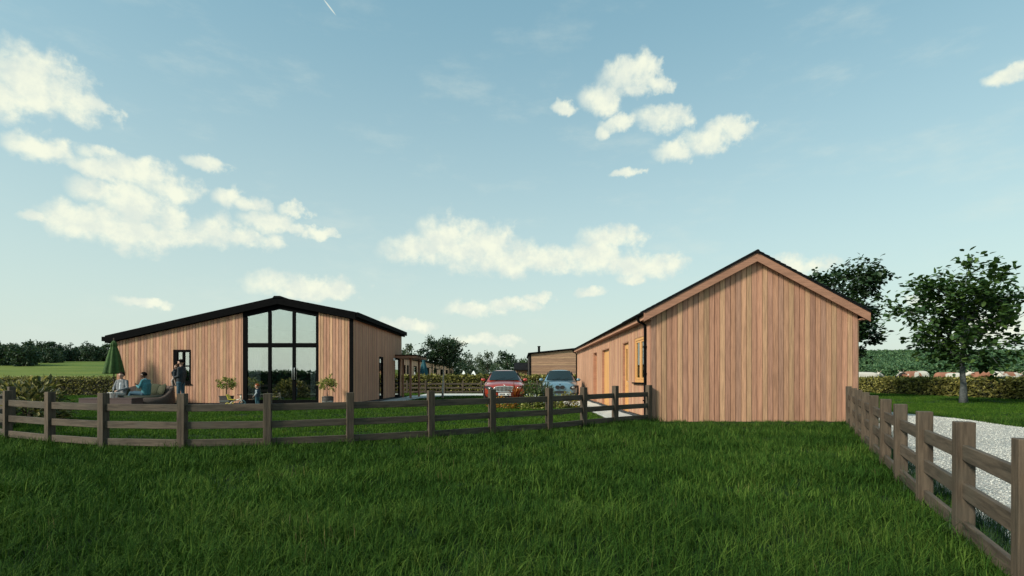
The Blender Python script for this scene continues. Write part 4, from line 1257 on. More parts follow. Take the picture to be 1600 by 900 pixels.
bush('laurel_bush', 'large-leaved cream and green bush behind the left end of the garden fence', (ix(42, 13.9), 13.9, T(-12, 13.9)), 1.0, .8, 1.10, 1700, .17, M['leaf_laurel'], 4, .40, 7, parts=300)
bush('laurel_bush', 'second large-leaved bush cut off by the left edge, behind the end of the fence', (-15.2, 15.3, 0), .85, .8, 1.15, 1000, .17, M['leaf_laurel'], 9, .40, 7)
# planting bed in front of the cars
def bed(x, Z): return (ix(x, Z), Z, T(ix(x, Z), Z))
def spiky(name, label, loc, h, n, lm, seed, wdt=.05):
    r = random.Random(seed); t0 = thing(name, label, 'plant', loc)
    MB().tube([(0, 0, -.02), (.01, 0, h * .25), (0, .01, h * .45)], [.035, .03, .02], 6).build('stem', M['bark_dark'], t0, local=True)
    lf = MB()
    for i in range(n):
        a = i * 2.399; b0 = h * r.uniform(.1, .5); el_ = r.uniform(.3, 1.35)
        d_ = Vector((math.cos(a) * math.cos(el_), math.sin(a) * math.cos(el_), math.sin(el_))); L = h * r.uniform(.4, .62)
        sd = d_.cross(Vector((0, 0, 1))).normalized() * wdt * .5; p = Vector((0, 0, b0)); dn = Vector((0, 0, -1)) * L * r.uniform(.02, .25)
        lf.add([p - sd * .5, p + sd * .5, p + d_*L*.5 + sd + dn*.2, p + d_*L*.5 - sd + dn*.2, p + d_*L + dn], [(0, 1, 2, 3), (3, 2, 4)])
    lf.build('foliage', lm, t0, local=True)
spiky('cordyline', 'spiky red-leaved cordyline in front of the red car', bed(806, 20.2), 1.05, 70, M['leaf_red'], 3, .07)
bush('flowering_shrub', 'low orange-leaved plants under the number plate of the red car', bed(786, 19.9), .55, .3, .42, 420, .10, M['leaf_orange'], 11)
bush('flowering_shrub', 'round green shrub between the two cars', bed(829, 20.6), .52, .4, 1.0, 1000, .11, M['leaf_green'], 12)
bush('flowering_shrub', 'grey-green feathery shrub in front of the blue car', bed(852, 20.8), .46, .38, 1.02, 1000, .11, M['leaf_sage'], 13, .3, spike=.7)
bush('flowering_shrub', 'small cream-flowered plant low between the cordyline and the green shrub', bed(832, 19.4), .45, .3, .55, 500, .10, M['leaf_citrus'], 14)
bush('flowering_shrub', 'yellow-flowered plant at the right foot of the blue car', bed(888, 20.4), .42, .32, .60, 520, .10, M['leaf_yellow'], 15)
bush('flowering_shrub', 'small yellow and green plant below the front of the blue car', bed(868, 19.9), .38, .3, .50, 420, .10, M['leaf_citrus'], 16)
# two potted citrus trees beside the glazed gable
def potted(x, Z, label, plabel, square, seed):
    X = ix(x, Z); z0 = .03
    t0 = thing('plant_pot', plabel, 'pot', (X, Z, z0))
    dk = M['pot'] if 'pot' in M else M.setdefault('pot', plain('dark_wood_pot', (.035, .03, .026), .6, 0, .3, 20, .3))
    if square:
        MB().hexa([(-.17, -.17, 0), (.17, -.17, 0), (.17, .17, 0), (-.17, .17, 0), (-.19, -.19, .40), (.19, -.19, .40), (.19, .19, .40), (-.19, .19, .40)]).build('body', dk, t0, local=True, bevel=.01)
        for zz in (.03, .2, .385): MB().box(-.2, .2, -.2, .2, zz - .012, zz + .012).build('band', M['steel'] if zz == .2 else dk, t0, local=True)
    else:
        MB().lathe([(.17, 0), (.20, .1), (.215, .2), (.215, .32), (.20, .37)], n=20).build('body', dk, t0, smooth=True, local=True)
        for zz in (.05, .19, .34): MB().lathe([(.205 + (.012 if zz > .1 else -.01), zz - .012), (.21 + (.012 if zz > .1 else -.01), zz + .012)], n=20).build('band', M['steel'] if .1 < zz < .3 else dk, t0, local=True)
    MB().lathe([(.16, .372), (.15, .385)], n=14).build('soil', M['soil'], t0, local=True)
    make_tree('citrus_tree', label, 'plant', (X, Z, z0 + .37), dict(seed=seed, H=.80, fork=.26, rx=.40, rz=.30, cz_=.52, nl=12, nleaf=620, leaf=.085, tr_r=.018, spread=.5), M['leaf_citrus'], M['bark_dark'], six=True, ratio=.5)
potted(354, 21.1, 'little leafy citrus tree growing in the square pot left of the glazing', 'square dark planter left of the glazed gable, behind the tricycle', True, 41)
potted(512, 21.2, 'little leafy citrus tree growing in the round pot right of the glazing', 'round dark pot right of the glazed gable', False, 43)

# ================================================================== garden furniture
def wicker(name, c):
    m, t, b = newmat(name)
    co = t.n('ShaderNodeTexCoord').outputs['Object']
    wv = t.n('ShaderNodeTexWave'); t.l(co, wv.inputs[0]); wv.inputs['Scale'].default_value = 26; wv.bands_direction = 'Z'; wv.inputs['Distortion'].default_value = 1.5
    wx = t.n('ShaderNodeTexWave'); t.l(co, wx.inputs[0]); wx.inputs['Scale'].default_value = 14; wx.bands_direction = 'X'
    f = t.math('MULTIPLY', wv.outputs['Fac'], t.math('ADD', .5, t.math('MULTIPLY', wx.outputs['Fac'], .5)))
    t.l(t.mix(f, tuple(x * .45 for x in c), tuple(x * 1.3 for x in c)), b.inputs['Base Color'])
    bp = t.n('ShaderNodeBump'); bp.inputs['Strength'].default_value = .8; bp.inputs['Distance'].default_value = .01
    t.l(f, bp.inputs['Height']); t.l(bp.outputs[0], b.inputs['Normal'])
    b.inputs['Roughness'].default_value = .7
    return m
M['wicker'] = wicker('brown_wicker', (.105, .070, .055))
M['wicker_pink'] = wicker('mauve_wicker', (.14, .085, .078))
M['olive'] = plain('olive_cushion', (.040, .044, .022), .95, 0, .2, 30, .2)
M['olive2'] = plain('dark_olive_cushion', (.030, .036, .024), .95, 0, .2, 30, .2)
SZ = 20.75
so = thing('wicker_daybed', 'rounded brown wicker daybed with olive cushions against the cedar wall', 'sofa', (ix(219, SZ), SZ, .0))
def ring_wall(mb, rx, ry, a0, a1, n, zin, zfun, th):
    """curved wicker shell open to the front"""
    for i in range(n + 1):
        a = a0 + (a1 - a0) * i / n
        for (q, z) in ((1.0, 0), (1.06, zin), (1.04, zfun(a)), (.98, zfun(a) + .03), (1 - th, zfun(a) - .01), (1 - th, .15), (.8, 0)):
            mb.v.append((rx * q * math.cos(a), ry * q * math.sin(a), z))
        if i:
            b0 = (i - 1) * 7; b1 = i * 7
            for k in range(6): mb.f.append((b0 + k, b0 + k + 1, b1 + k + 1, b1 + k)); mb.m.append(0)
mb = MB()
ring_wall(mb, 1.14, .82, -math.pi, math.pi, 56, .22, lambda a: .36 + .42 * sstep(-.35, .75, math.sin(a) + .25 * math.cos(a)), .10)
mb.build('shell', M['wicker'], so, smooth=True, local=True)
MB().lathe([(.2, .30), (1.0, .30), (1.03, .36), (1.02, .43), (.95, .46), (.2, .47)], n=40).build('seat_cushion', M['olive2'], so, smooth=True, local=True).scale.y = .72
def cushion(loc, rot, sx_, sy_, th, mat, name='back_cushion'):
    n = 8; mbc = MB()
    def hgt(u, v): return th * (1 - u ** 4) ** .5 * (1 - v ** 4) ** .5
    top = []; bot = []
    for j in range(n + 1):
        for i in range(n + 1):
            u, v = 2 * i / n - 1, 2 * j / n - 1
            k = 1 - .06 * (u * u * v * v)
            mbc.v.append((u * sx_ * k, hgt(u, v), v * sy_ * k))
    for j in range(n + 1):
        for i in range(n + 1):
            u, v = 2 * i / n - 1, 2 * j / n - 1
            k = 1 - .06 * (u * u * v * v)
            mbc.v.append((u * sx_ * k, -hgt(u, v), v * sy_ * k))
    B = (n + 1) ** 2
    for j in range(n):
        for i in range(n):
            q = [j*(n+1)+i, j*(n+1)+i+1, (j+1)*(n+1)+i+1, (j+1)*(n+1)+i]
            mbc.f.append(tuple(reversed(q))); mbc.f.append(tuple(B + w_ for w_ in q)); mbc.m += [0, 0]
    o = mbc.build(name, mat, so, smooth=True, local=True)
    o.location = loc; o.rotation_euler = rot
    return o
cushion((.62, .30, .66), (R(-18), R(-14), R(-32)), .27, .21, .075, M['olive'])
cushion((.28, .42, .67), (R(-16), R(6), R(-8)), .24, .22, .075, M['olive'])
cushion((-.20, .44, .68), (R(-16), R(-6), R(6)), .25, .22, .075, M['olive2'])
cushion((-.78, .20, .58), (R(-20), R(10), R(45)), .22, .18, .07, M['olive'])
# long low wicker table in front
tz_ = 19.6
wt = thing('wicker_table', 'low oblong wicker table in front of the daybed', 'table', (ix(174, tz_), tz_, 0))
hw = (215 - 133) / 2 / 860 * tz_
MB().box(-hw, hw, -.30, .30, .04, .372).build('body', M['wicker_pink'], wt, local=True, bevel=.02)
MB().box(-hw - .01, hw + .01, -.31, .31, .374, .40).build('table_top', M['wicker_pink'], wt, local=True, bevel=.01)
for sx_ in (-1, 1):
    for sy_ in (-1, 1): MB().box(sx_ * (hw - .06) - .025, sx_ * (hw - .06) + .025, sy_ * .25 - .025, sy_ * .25 + .025, -.03, .039).build('leg', M['wicker_pink'], wt, local=True)
wb = thing('ice_bucket', 'small white bucket with a dark bottle on the low wicker table', 'bucket', (ix(176, 19.55), 19.55, .402))
MB().lathe([(.075, 0), (.095, .17), (.105, .175), (.105, .19), (.092, .19), (.085, .165), (.05, .16)], n=18).build('body', M['white'], wb, smooth=True, local=True)
MB().tube([(.0, .0, .12), (.03, .0, .22), (.045, .0, .26), (.06, .0, .32)], [.035, .035, .018, .014], 8).build('bottle', plain('bottle_glass', (.012, .02, .014), .15), wb, local=True)
def closed_parasol(name, label, loc, top, bot, wtop, wbot, mat, base=True):
    t0 = thing(name, label, 'parasol', loc)
    MB().tube([(0, 0, .05), (0, 0, top + .06)], .022, 8).build('pole', M['bark_dark'], t0, local=True)
    n = 48
    def wob(a, z): return 1 + .26 * abs(math.sin(a * 4)) - .16 + .02 * math.sin(a * 9)
    H_ = top - bot
    MB().lathe([(wbot, bot + .02), (wbot * 1.02, bot + .06), (wbot * .82, bot + H_ * .30), (wbot * .58, bot + H_ * .58), (wtop * 1.35, bot + H_ * .80), (wtop * 1.25, bot + H_ * .83), (wtop * 1.5, bot + H_ * .85), (wtop * 1.1, bot + H_ * .93), (wtop * .3, top)], n=n, wob=wob).build('canopy', mat, t0, smooth=True, local=True)
    MB().ball((0, 0, top + .07), .03, 8, 6).build('finial', M['bark_dark'], t0, local=True)
    MB().lathe([(.24, 0), (.25, .03), (.22, .06), (.05, .08), (.045, .22)], n=20).build('base', M['black'], t0, smooth=True, local=True)
closed_parasol('parasol', 'closed green parasol at the left corner of the house', (ix(178, 21.3), 21.3, .0), 2.56, 1.25, .08, .33, plain('green_canvas', (.036, .080, .016), .9, 0, .25, 9, .2))
closed_parasol('parasol', 'closed teal parasol in front of the far terrace', (ix(662, 44.8), 44.8, 0), 2.75, 1.25, .08, .36, plain('teal_canvas', (.016, .085, .105), .9, 0, .2, 9, .2))
# white pavilions far away behind the hedge
for x, wpx, lab in ((724.5, 6, 'tiny white garden tent left of the other, far beyond the hedge'), (740, 7, 'tiny white garden tent nearer the red car, far beyond the hedge')):
    Z = 66; X = ix(x, Z); w_ = wpx / 2 / 860 * Z
    t0 = thing('garden_tent', lab, 'tent', (X, Z, 0))
    MB().lathe([(w_ * 1.42, 1.45), (w_ * 1.45, 1.52), (w_ * .6, 1.85), (.03, 2.0)], n=4).build('canopy', M['white'], t0, local=True).rotation_euler.z = R(45)
    for sx_ in (-1, 1):
        for sy_ in (-1, 1): MB().box(sx_ * w_ * .9 - .02, sx_ * w_ * .9 + .02, sy_ * w_ * .9 - .02, sy_ * w_ * .9 + .02, 0, 1.5).build('leg', M['white'], t0, local=True)

# tricycle
tq = 20.35
tc_ = thing('tricycle', 'small tricycle with a yellow seat and teal front wheel beside the child', 'tricycle', (ix(367, tq), tq, .035))
M['tyellow'] = plain('yellow_plastic', (.52, .42, .03), .45)
M['tteal'] = plain('teal_rubber', (.012, .06, .075), .6)
M['tcream'] = plain('cream_frame', (.55, .50, .40), .4)
def wheel(parent, x, y, rad, wdt, tyre, rim, spokes=6):
    pts = [(x + rad * .84 * math.cos(a * math.pi / 12), y, rad + rad * .84 * math.sin(a * math.pi / 12)) for a in range(25)]
    w0 = MB().tube(pts, rad * .16, 8, cap=False).build('wheel', tyre, parent, smooth=True, local=True)
    mb_ = MB().tube([(x, y - wdt, rad), (x, y + wdt, rad)], rad * .18, 10)
    for k in range(spokes):
        a = 2 * math.pi * k / spokes
        mb_.tube([(x, y, rad), (x + rad * .8 * math.cos(a), y, rad + rad * .8 * math.sin(a))], rad * .07, 5)
    mb_.build('rim', rim, w0, local=True)
wheel(tc_, .28, 0, .135, .03, M['tteal'], M['tteal'])
wheel(tc_, -.20, -.15, .085, .025, M['tyellow'], M['tcream'])
wheel(tc_, -.20, .15, .085, .025, M['tyellow'], M['tcream'])
MB().tube([(-.20, -.16, .085), (-.20, .16, .085)], .012, 8).tube([(-.20, 0, .085), (-.14, 0, .17), (.0, 0, .24), (.14, 0, .28), (.22, 0, .31)], .020, 8).build('frame', M['tcream'], tc_, smooth=True, local=True)
MB().tube([(.28, -.035, .135), (.24, -.035, .30), (.24, .035, .30), (.28, .035, .135)], .012, 8).tube([(.24, 0, .29), (.21, 0, .44)], .03, 10).build('fork', M['tcream'], tc_, smooth=True, local=True)
MB().tube([(.17, -.16, .455), (.21, -.08, .45), (.21, .08, .45), (.17, .16, .455)], .013, 8).build('handlebar', M['rubber'], tc_, smooth=True, local=True)
MB().hexa([(-.17, -.11, .26), (.02, -.09, .26), (.02, .09, .26), (-.17, .11, .26), (-.18, -.12, .29), (.03, -.09, .29), (.03, .09, .29), (-.18, .12, .29)]).hexa([(-.20, -.12, .27), (-.165, -.12, .27), (-.165, .12, .27), (-.20, .12, .27), (-.28, -.10, .47), (-.255, -.10, .47), (-.255, .10, .47), (-.28, .10, .47)]).build('seat', M['tyellow'], tc_, local=True, bevel=.015)

# ================================================================== cars
def paint(name, c):
    m, t, b = newmat(name)
    co = t.n('ShaderNodeTexCoord').outputs['Object']
    t.l(t.mix(t.maprange(t.noise(co, 3, 5, .6), .3, .7), tuple(x * .9 for x in c), c), b.inputs['Base Color'])
    b.inputs['Roughness'].default_value = .28; b.inputs['Metallic'].default_value = .25
    b.inputs['Coat Weight'].default_value = .8; b.inputs['Coat Roughness'].default_value = .04
    return m
M['carglass'] = glassmat('car_glass', .22, (.10, .13, .13))
M['lampglass'] = plain('headlamp', (.35, .36, .36), .12, .5, .2, 40)
M['carblack'] = plain('car_black_trim', (.010, .011, .012), .45)
def car(name, label, loc, rz, pm, kind, Wd, Hh, L):
    t0 = thing(name, label, 'car', loc, rz)
    hw = Wd / 2
    # lower body: stations along the length; front at y = 0
    st = [  # y, half width, sill z, shoulder z, centre-top z
        (0.00, hw * .66, .30, .62, .66), (.05, hw * .80, .24, .70, .74), (.22, hw * .93, .20, .77, .84), (.60, hw * .985, .19, .82, .92),
        (1.05, hw * 1.0, .19, .86, .97), (1.45, hw * 1.0, .19, .90, .98), (2.2, hw * 1.0, .19, .93, .98), (3.1, hw * 1.0, .19, .94, .98),
        (L - .75, hw * .98, .20, .95, 1.00), (L - .3, hw * .94, .24, .94, 1.00), (L - .06, hw * .85, .30, .90, .95), (L, hw * .72, .36, .84, .88)]
    mb_ = MB(); nr = 13
    for (y, w_, zs, zh, zc) in st:
        half = [(0, zs), (w_ * .80, zs), (w_ * .965, zs + .07), (w_ * 1.0, zs + (zh - zs) * .45), (w_ * .985, zh - .05), (w_ * .93, zh), (w_ * .50, zc - .012), (0, zc)]
        ring = [(x_, z_) for x_, z_ in half] + [(-x_, z_) for x_, z_ in reversed(half[1:-1])]
        nr = len(ring)
        for x_, z_ in ring: mb_.v.append((x_, y, z_))
    for i in range(len(st) - 1):
        for k in range(nr):
            k2 = (k + 1) % nr
            mb_.f.append((i*nr + k2, i*nr + k, (i+1)*nr + k, (i+1)*nr + k2)); mb_.m.append(0)
    mb_.f.append(tuple(range(nr))); mb_.m.append(0)
    e = (len(st) - 1) * nr; mb_.f.append(tuple(e + k for k in reversed(range(nr)))); mb_.m.append(0)
    body = mb_.build('body', pm, t0, smooth=True, local=True, subsurf=2)
    # cabin: windscreen base, roof
    yb, yr, yr2, ye = 1.22, 2.02, 3.05, L - .45
    zb_, zr = .93, Hh
    wb_, wr = hw * .865, hw * .655
    def cab(y, w_, z, bulge):
        return [(-w_, y + .10, z - .012), (-w_ * .6, y + .02, z + bulge * .6), (0, y, z + bulge), (w_ * .6, y + .02, z + bulge * .6), (w_, y + .10, z - .012)]
    rows = [cab(yb, wb_, zb_, .0), cab(yb + (yr - yb) * .5, (wb_ + wr) / 2 + .02, (zb_ + zr) / 2 + .02, .0), cab(yr, wr, zr - .04, .03), cab((yr + yr2) / 2, wr + .01, zr, .035)]
    rr_ = cab(yr2, wr, zr - .04, .03); rr_ = [(x_, 2 * yr2 - y_ if False else y_ - .1, z_) for x_, y_, z_ in rr_]
    rows.append(rr_); rows.append([(x_, y_ - .15, z_) for x_, y_, z_ in cab(ye, wb_ * .93, .99, .0)])
    cb = MB()
    for row in rows: cb.v += row
    for i in range(len(rows) - 1):
        for k in range(4): cb.f.append((i*5 + k, i*5 + k + 1, (i+1)*5 + k + 1, (i+1)*5 + k)); cb.m.append(0)
    # sides
    b0 = len(cb.v)
    for sgn, k in ((-1, 0), (1, 4)):
        low = []
        for i in range(len(rows)):
            x_, y_, z_ = rows[i][k]
            low.append(len(cb.v)); cb.v.append((sgn * (hw * .90), y_ if i not in (2, 3, 4) else y_, .90))
        for i in range(len(rows) - 1):
            q = (i*5 + k, (i+1)*5 + k, low[i+1], low[i])
            cb.f.append(q if sgn < 0 else tuple(reversed(q))); cb.m.append(0)
    cb.build('cabin', pm, t0, smooth=True, local=True, subsurf=1)
    # windscreen
    def lerp3(a, c, u): return tuple(a[i] + (c[i] - a[i]) * u for i in range(3))
    ws = MB(); A0, A1, A2 = rows[0], rows[1], rows[2]
    nn_ = 10
    for j in range(nn_ + 1):
        v = .06 + .86 * j / nn_
        for i in range(nn_ + 1):
            u = -1 + 2 * i / nn_
            w_ = wb_ + (wr - wb_) * v
            x_ = u * (w_ - .075)
            y_ = yb + (yr - yb) * v + .10 * abs(u) ** 2.2
            z_ = zb_ + (zr - .02 - zb_) * v
            ws.v.append((x_, y_ - .035, z_ + .03))
    for j in range(nn_):
        for i in range(nn_): ws.f.append((j*(nn_+1) + i, j*(nn_+1) + i + 1, (j+1)*(nn_+1) + i + 1, (j+1)*(nn_+1) + i)); ws.m.append(0)
    wso = ws.build('windscreen', M['screen'], t0, smooth=True, local=True)
    for xa, xb in ((-.5, .05), (.02, .55)):
        MB().tube([(xa * hw, yb - .06, zb_ + .05), (xb * hw, yb + .10, zb_ + .17)], .009, 5).build('wiper', M['carblack'], wso, local=True)
    # side windows
    for sgn in (-1, 1):
        for (ya, yc) in ((yb + .42, yb + 1.15), (yb + 1.22, yr2 + .25)):
            xa = sgn * (hw * .90 + .006); xt = sgn * (wr + .03)
            zt_ = zr - .09
            ta, tc2 = ya + (.42 if ya < 2 else 0), yc
            q = [(xa, ya, .95), (xa, yc, .95), (xt, tc2, zt_), (xt, ta, zt_)]
            MB().add(q + [(x_ - sgn * .01, y_, z_) for x_, y_, z_ in q], [(0, 1, 2, 3), (7, 6, 5, 4), (0, 4, 5, 1), (1, 5, 6, 2), (2, 6, 7, 3), (3, 7, 4, 0)]).build('side_window', M['carblack'], t0, local=True)
    # wheels
    for sgn in (-1, 1):
        for y in (.80, L - .85):
            x_ = sgn * (hw - .10)
            wo = MB()
            ps = [(.20, -.10), (.30, -.105), (.325, -.08), (.325, .08), (.30, .105), (.20, .10)]
            n = 24
            for (rr2, dx) in ps:
                for k in range(n):
                    a = 2 * math.pi * k / n; wo.v.append((x_ + dx, y + rr2 * math.cos(a), .325 + rr2 * math.sin(a)))
            for i in range(len(ps) - 1):
                for k in range(n): wo.f.append((i*n + k, i*n + (k+1) % n, (i+1)*n + (k+1) % n, (i+1)*n + k)); wo.m.append(0)
            w0 = wo.build('wheel', M['rubber'], t0, smooth=True, local=True)
            rm_ = MB().tube([(x_ + sgn * .06, y, .325), (x_ + sgn * .095, y, .325)], .06, 10)
            rm_.tube([(x_ - sgn * .09, y, .325), (x_ - sgn * .05, y, .325)], .20, 20)
            for k in range(5):
                a = 2 * math.pi * k / 5
                rm_.tube([(x_ + sgn * .08, y, .325), (x_ + sgn * .085, y + .21 * math.cos(a), .325 + .21 * math.sin(a))], .026, 6)
            rm_.build('rim', M['steel'], w0, local=True)
            arch = [(sgn * (hw - .002), y + .385 * math.cos(a), .325 + .385 * math.sin(a)) for a in [math.pi * k / 14 for k in range(15)]]
            MB().tube(arch, .032, 6).build('wheel_arch', M['carblack'], t0, smooth=True, local=True)
    # mirrors
    for sgn in (-1, 1):
        mo = MB().ball((sgn * (hw + .055), yb + .40, 1.0), .10, 12, 8, sc=(1.05, .55, .72)).build('mirror', pm, t0, smooth=True, local=True)
        MB().tube([(sgn * (hw * .9), yb + .40, .95), (sgn * (hw + .06), yb + .40, .97)], .025, 6).build('mirror_arm', M['carblack'], mo, local=True)
    # front
    def lens(sgn, cx_, cz_, rx_, rz_, tilt, y):
        pts = []
        n = 18
        for k in range(n):
            a = 2 * math.pi * k / n
            u, v = math.cos(a) * rx_, math.sin(a) * rz_
            pts.append((sgn * (cx_ + u), cz_ + v + tilt * u))
        mbl = MB()
        def yy_(x_): return y + .30 * max(0, (abs(x_) / hw - .45)) ** 1.5 * 1.6
        vs = [(x_, yy_(x_) - .02, z_) for x_, z_ in pts] + [(x_, yy_(x_) + .12, z_) for x_, z_ in pts]
        fs = [tuple(range(n)), tuple(reversed(range(n, 2*n)))] + [((k+1) % n, k, n + k, n + (k+1) % n) for k in range(n)]
        if sgn < 0: fs = [tuple(reversed(f_)) for f_ in fs]
        return mbl.add(vs, fs)
    for sgn in (-1, 1):
        hl = lens(sgn, hw * .73, .655, hw * .21, .078, .22, -.055).build('headlight', M['carblack'], t0, local=True)
        MB().ball((sgn * hw * .70, -.015, .645), .062, 10, 8, sc=(1.3, .7, .8)).build('lamp', M['lampglass'], hl, smooth=True, local=True)
        lens(sgn, hw * .70, .36, hw * .15, .035, .1, -.075).build('fog_lamp_recess', M['carblack'], t0, local=True)
    def oval(rx_, rz_, cz_, y0_, y1_, p=3.0, cx_=0):
        n = 28; pts = []
        for k in range(n):
            a = 2 * math.pi * k / n; c_, s_ = math.cos(a), math.sin(a)
            pts.append((cx_ + rx_ * math.copysign(abs(c_) ** (2 / p), c_), cz_ + rz_ * math.copysign(abs(s_) ** (2 / p), s_)))
        vs = [(x_, y0_, z_) for x_, z_ in pts] + [(x_, y1_, z_) for x_, z_ in pts]
        return MB().add(vs, [tuple(reversed(range(n))), tuple(range(n, 2*n))] + [(k, (k+1) % n, n + (k+1) % n, n + k) for k in range(n)]), pts
    if kind == 'bars':
        g_, pts = oval(hw * .50, .120, .605, -.035, .06, 3.2)
        go_ = g_.build('grille', M['carblack'], t0, local=True)
        MB().tube([(x_, -.04, z_) for x_, z_ in pts + pts[:1]], .019, 6, cap=False).build('grille_frame', M['chrome'], go_, smooth=True, local=True)
        for k in range(15):
            x_ = -hw * .44 + hw * .88 * k / 14
            hh_ = .105 * (1 - (abs(x_) / (hw * .52)) ** 3.2) ** .31
            MB().box(x_ - .010, x_ + .010, -.052, -.036, .605 - hh_, .605 + hh_).build('grille_bar', M['chrome'], go_, local=True)
        MB().ball((0, -.05, .755), .035, 10, 8, sc=(1, .4, 1)).build('badge', M['chrome'], t0, smooth=True, local=True)
        lo, _ = oval(hw * .60, .05, .30, -.01, .08, 3); lo.build('lower_intake', M['carblack'], t0, local=True)
        MB().box(-hw * .56, hw * .56, -.018, -.011, .225, .24).build('bumper_trim', M['chrome'], t0, local=True)
    else:
        for sgn in (-1, 1):
            g_, pts = oval(hw * .115, .075, .655, -.045, .06, 2.6, sgn * hw * .128)
            go_ = g_.build('grille', M['carblack'], t0, local=True)
            MB().tube([(x_, -.05, z_) for x_, z_ in pts + pts[:1]], .010, 6, cap=False).build('grille_frame', M['carblack'], go_, smooth=True, local=True)
        MB().ball((0, -.01, .775), .035, 10, 8, sc=(1, .5, 1)).build('badge', M['carblack'], t0, smooth=True, local=True)
        lo, _ = oval(hw * .34, .060, .43, -.035, .06, 3); lo.build('lower_intake', M['carblack'], t0, local=True)
    # cabin interior: seats seen through the glass
    for sgn in (-1, 1):
        MB().box(sgn * .38 - .20, sgn * .38 + .20, 2.15, 2.30, .6, 1.12).box(sgn * .38 - .11, sgn * .38 + .11, 2.17, 2.27, 1.13, 1.30).build('seat', M['carblack'], t0, local=True, bevel=.03)
    # number plate
    if kind != 'bars': return t0
    pl_ = MB().box(-.26, .26, -.075, -.055, .335, .445).build('number_plate', M['white'], t0, local=True, bevel=.004)
    for q in range(7):
        if q != 4: MB().box(-.215 + q * .062, -.215 + q * .062 + .042, -.079, -.0755, .362, .418).build('plate_character', M['carblack'], pl_, local=True)
    MB().box(-.20, .20, -.058, .05, .34, .44).build('plate_mount', M['carblack'], pl_, local=True)
    return t0
# tinted windscreen: dark dashboard glass with a strong sky reflection
m, t, b = newmat('windscreen_glass')
setc(b, (.012, .022, .024)); b.inputs['Roughness'].default_value = .06; b.inputs['Specular IOR Level'].default_value = .45
M['screen'] = m
car('parked_car', 'red car with a chrome barred grille parked facing the fence', (ix(788.5, 23.4), 23.4, .03), R(2), paint('red_paint', (.38, .045, .020)), 'bars', 1.80, 1.44, 4.5)
car('parked_car', 'pale blue car with a dark twin grille parked beside the outbuilding', (ix(875, 25.4), 25.4, .03), R(-4), paint('pale_blue_paint', (.13, .23, .29)), 'twin', 1.72, 1.48, 4.2)

# ================================================================== people and animals
def dist_seg(p, a, c):
    ab = c - a; L2 = ab.length_squared
    u = 0 if L2 < 1e-12 else max(0, min(1, (p - a).dot(ab) / L2))
    return (p - (a + ab * u)).length, u
def skin_mesh(name, caps, voxel, mats, smooth_it=3):
    """caps: (p0, r0, p1, r1, material index). One continuous surface grown from tapered limbs."""
    mb = MB()
    for (a, ra, c, rc, mi) in caps:
        a, c = Vector(a), Vector(c)
        dv_ = c - a
        if dv_.length < 1e-4:
            mb.ball(a, ra, 16, 12); continue
        dn = dv_.normalized(); pts = []; rr = []
        for k in range(5):
            th = math.pi / 2 * (1 - k / 4); pts.append(a - dn * ra * math.sin(th)); rr.append(max(.0008, ra * math.cos(th)))
        for k in range(5):
            th = math.pi / 2 * k / 4; pts.append(c + dn * rc * math.sin(th)); rr.append(max(.0008, rc * math.cos(th)))
        mb.tube(pts, rr, 14)
    tmp = bpy.data.objects.new('tmp', mb.mesh('tmp', mats)); C.objects.link(tmp)
    rm = tmp.modifiers.new('r', 'REMESH'); rm.mode = 'VOXEL'; rm.voxel_size = voxel; rm.use_smooth_shade = True
    sm = tmp.modifiers.new('s', 'SMOOTH'); sm.iterations = smooth_it; sm.factor = .5
    dg = bpy.context.evaluated_depsgraph_get(); dg.update()
    me = bpy.data.meshes.new_from_object(tmp.evaluated_get(dg))
    bpy.data.objects.remove(tmp)
    me.name = name
    me.materials.clear()
    for mm in mats: me.materials.append(mm)
    segs = [(Vector(a), ra, Vector(c), rc, mi) for a, ra, c, rc, mi in caps]
    idx = []
    for p in me.polygons:
        best = 1e9; bi = 0
        for a, ra, c, rc, mi in segs:
            dd_, u = dist_seg(p.center, a, c)
            dd_ -= ra + (rc - ra) * u
            if dd_ < best: best = dd_; bi = mi
        idx.append(bi)
    me.polygons.foreach_set('material_index', idx)
    me.polygons.foreach_set('use_smooth', [True] * len(me.polygons))
    return me
M['skin'] = plain('skin', (.42, .25, .18), .55, 0, .06)
M['skin_dark'] = plain('dark_skin', (.11, .055, .035), .5, 0, .08)
M['eye'] = plain('eye', (.015, .012, .01), .2)
M['lip'] = plain('lip', (.28, .10, .08), .5)
def cloth(name, c): return plain(name, c, .9, 0, .22, 16, .3)
def hand(caps, wr, dirn, palm_n, mi, s=1.0, curl=.5):
    """palm and five bent fingers; palm_n is the direction the palm faces"""
    dirn = dirn.normalized(); side = dirn.cross(palm_n).normalized(); palm_n = side.cross(dirn).normalized()
    k = wr + dirn * .085 * s
    for q in (-.024, -.008, .008, .024): caps.append((wr + dirn * .015 * s + side * q * .7 * s, .015 * s, k + side * q * s, .0125 * s, mi))
    for q, L in ((-.030, .062), (-.010, .075), (.010, .080), (.030, .070)):
        b0 = k + side * q * s; d1 = (dirn * (1 - curl * .5) + palm_n * curl * .7).normalized(); d2 = (dirn * (1 - curl * 1.2) + palm_n * curl * 1.2).normalized()
        m_ = b0 + d1 * L * .5 * s
        caps.append((b0, .0092 * s, m_, .0086 * s, mi)); caps.append((m_, .0086 * s, m_ + d2 * L * .5 * s, .0075 * s, mi))
    tb = wr + dirn * .03 * s - side * .028 * s
    tm = tb + (dirn * .6 - side * .75 + palm_n * .35).normalized() * .036 * s
    caps.append((tb, .012 * s, tm, .0105 * s, mi)); caps.append((tm, .0105 * s, tm + (dirn * .85 + palm_n * .45).normalized() * .030 * s, .0085 * s, mi))
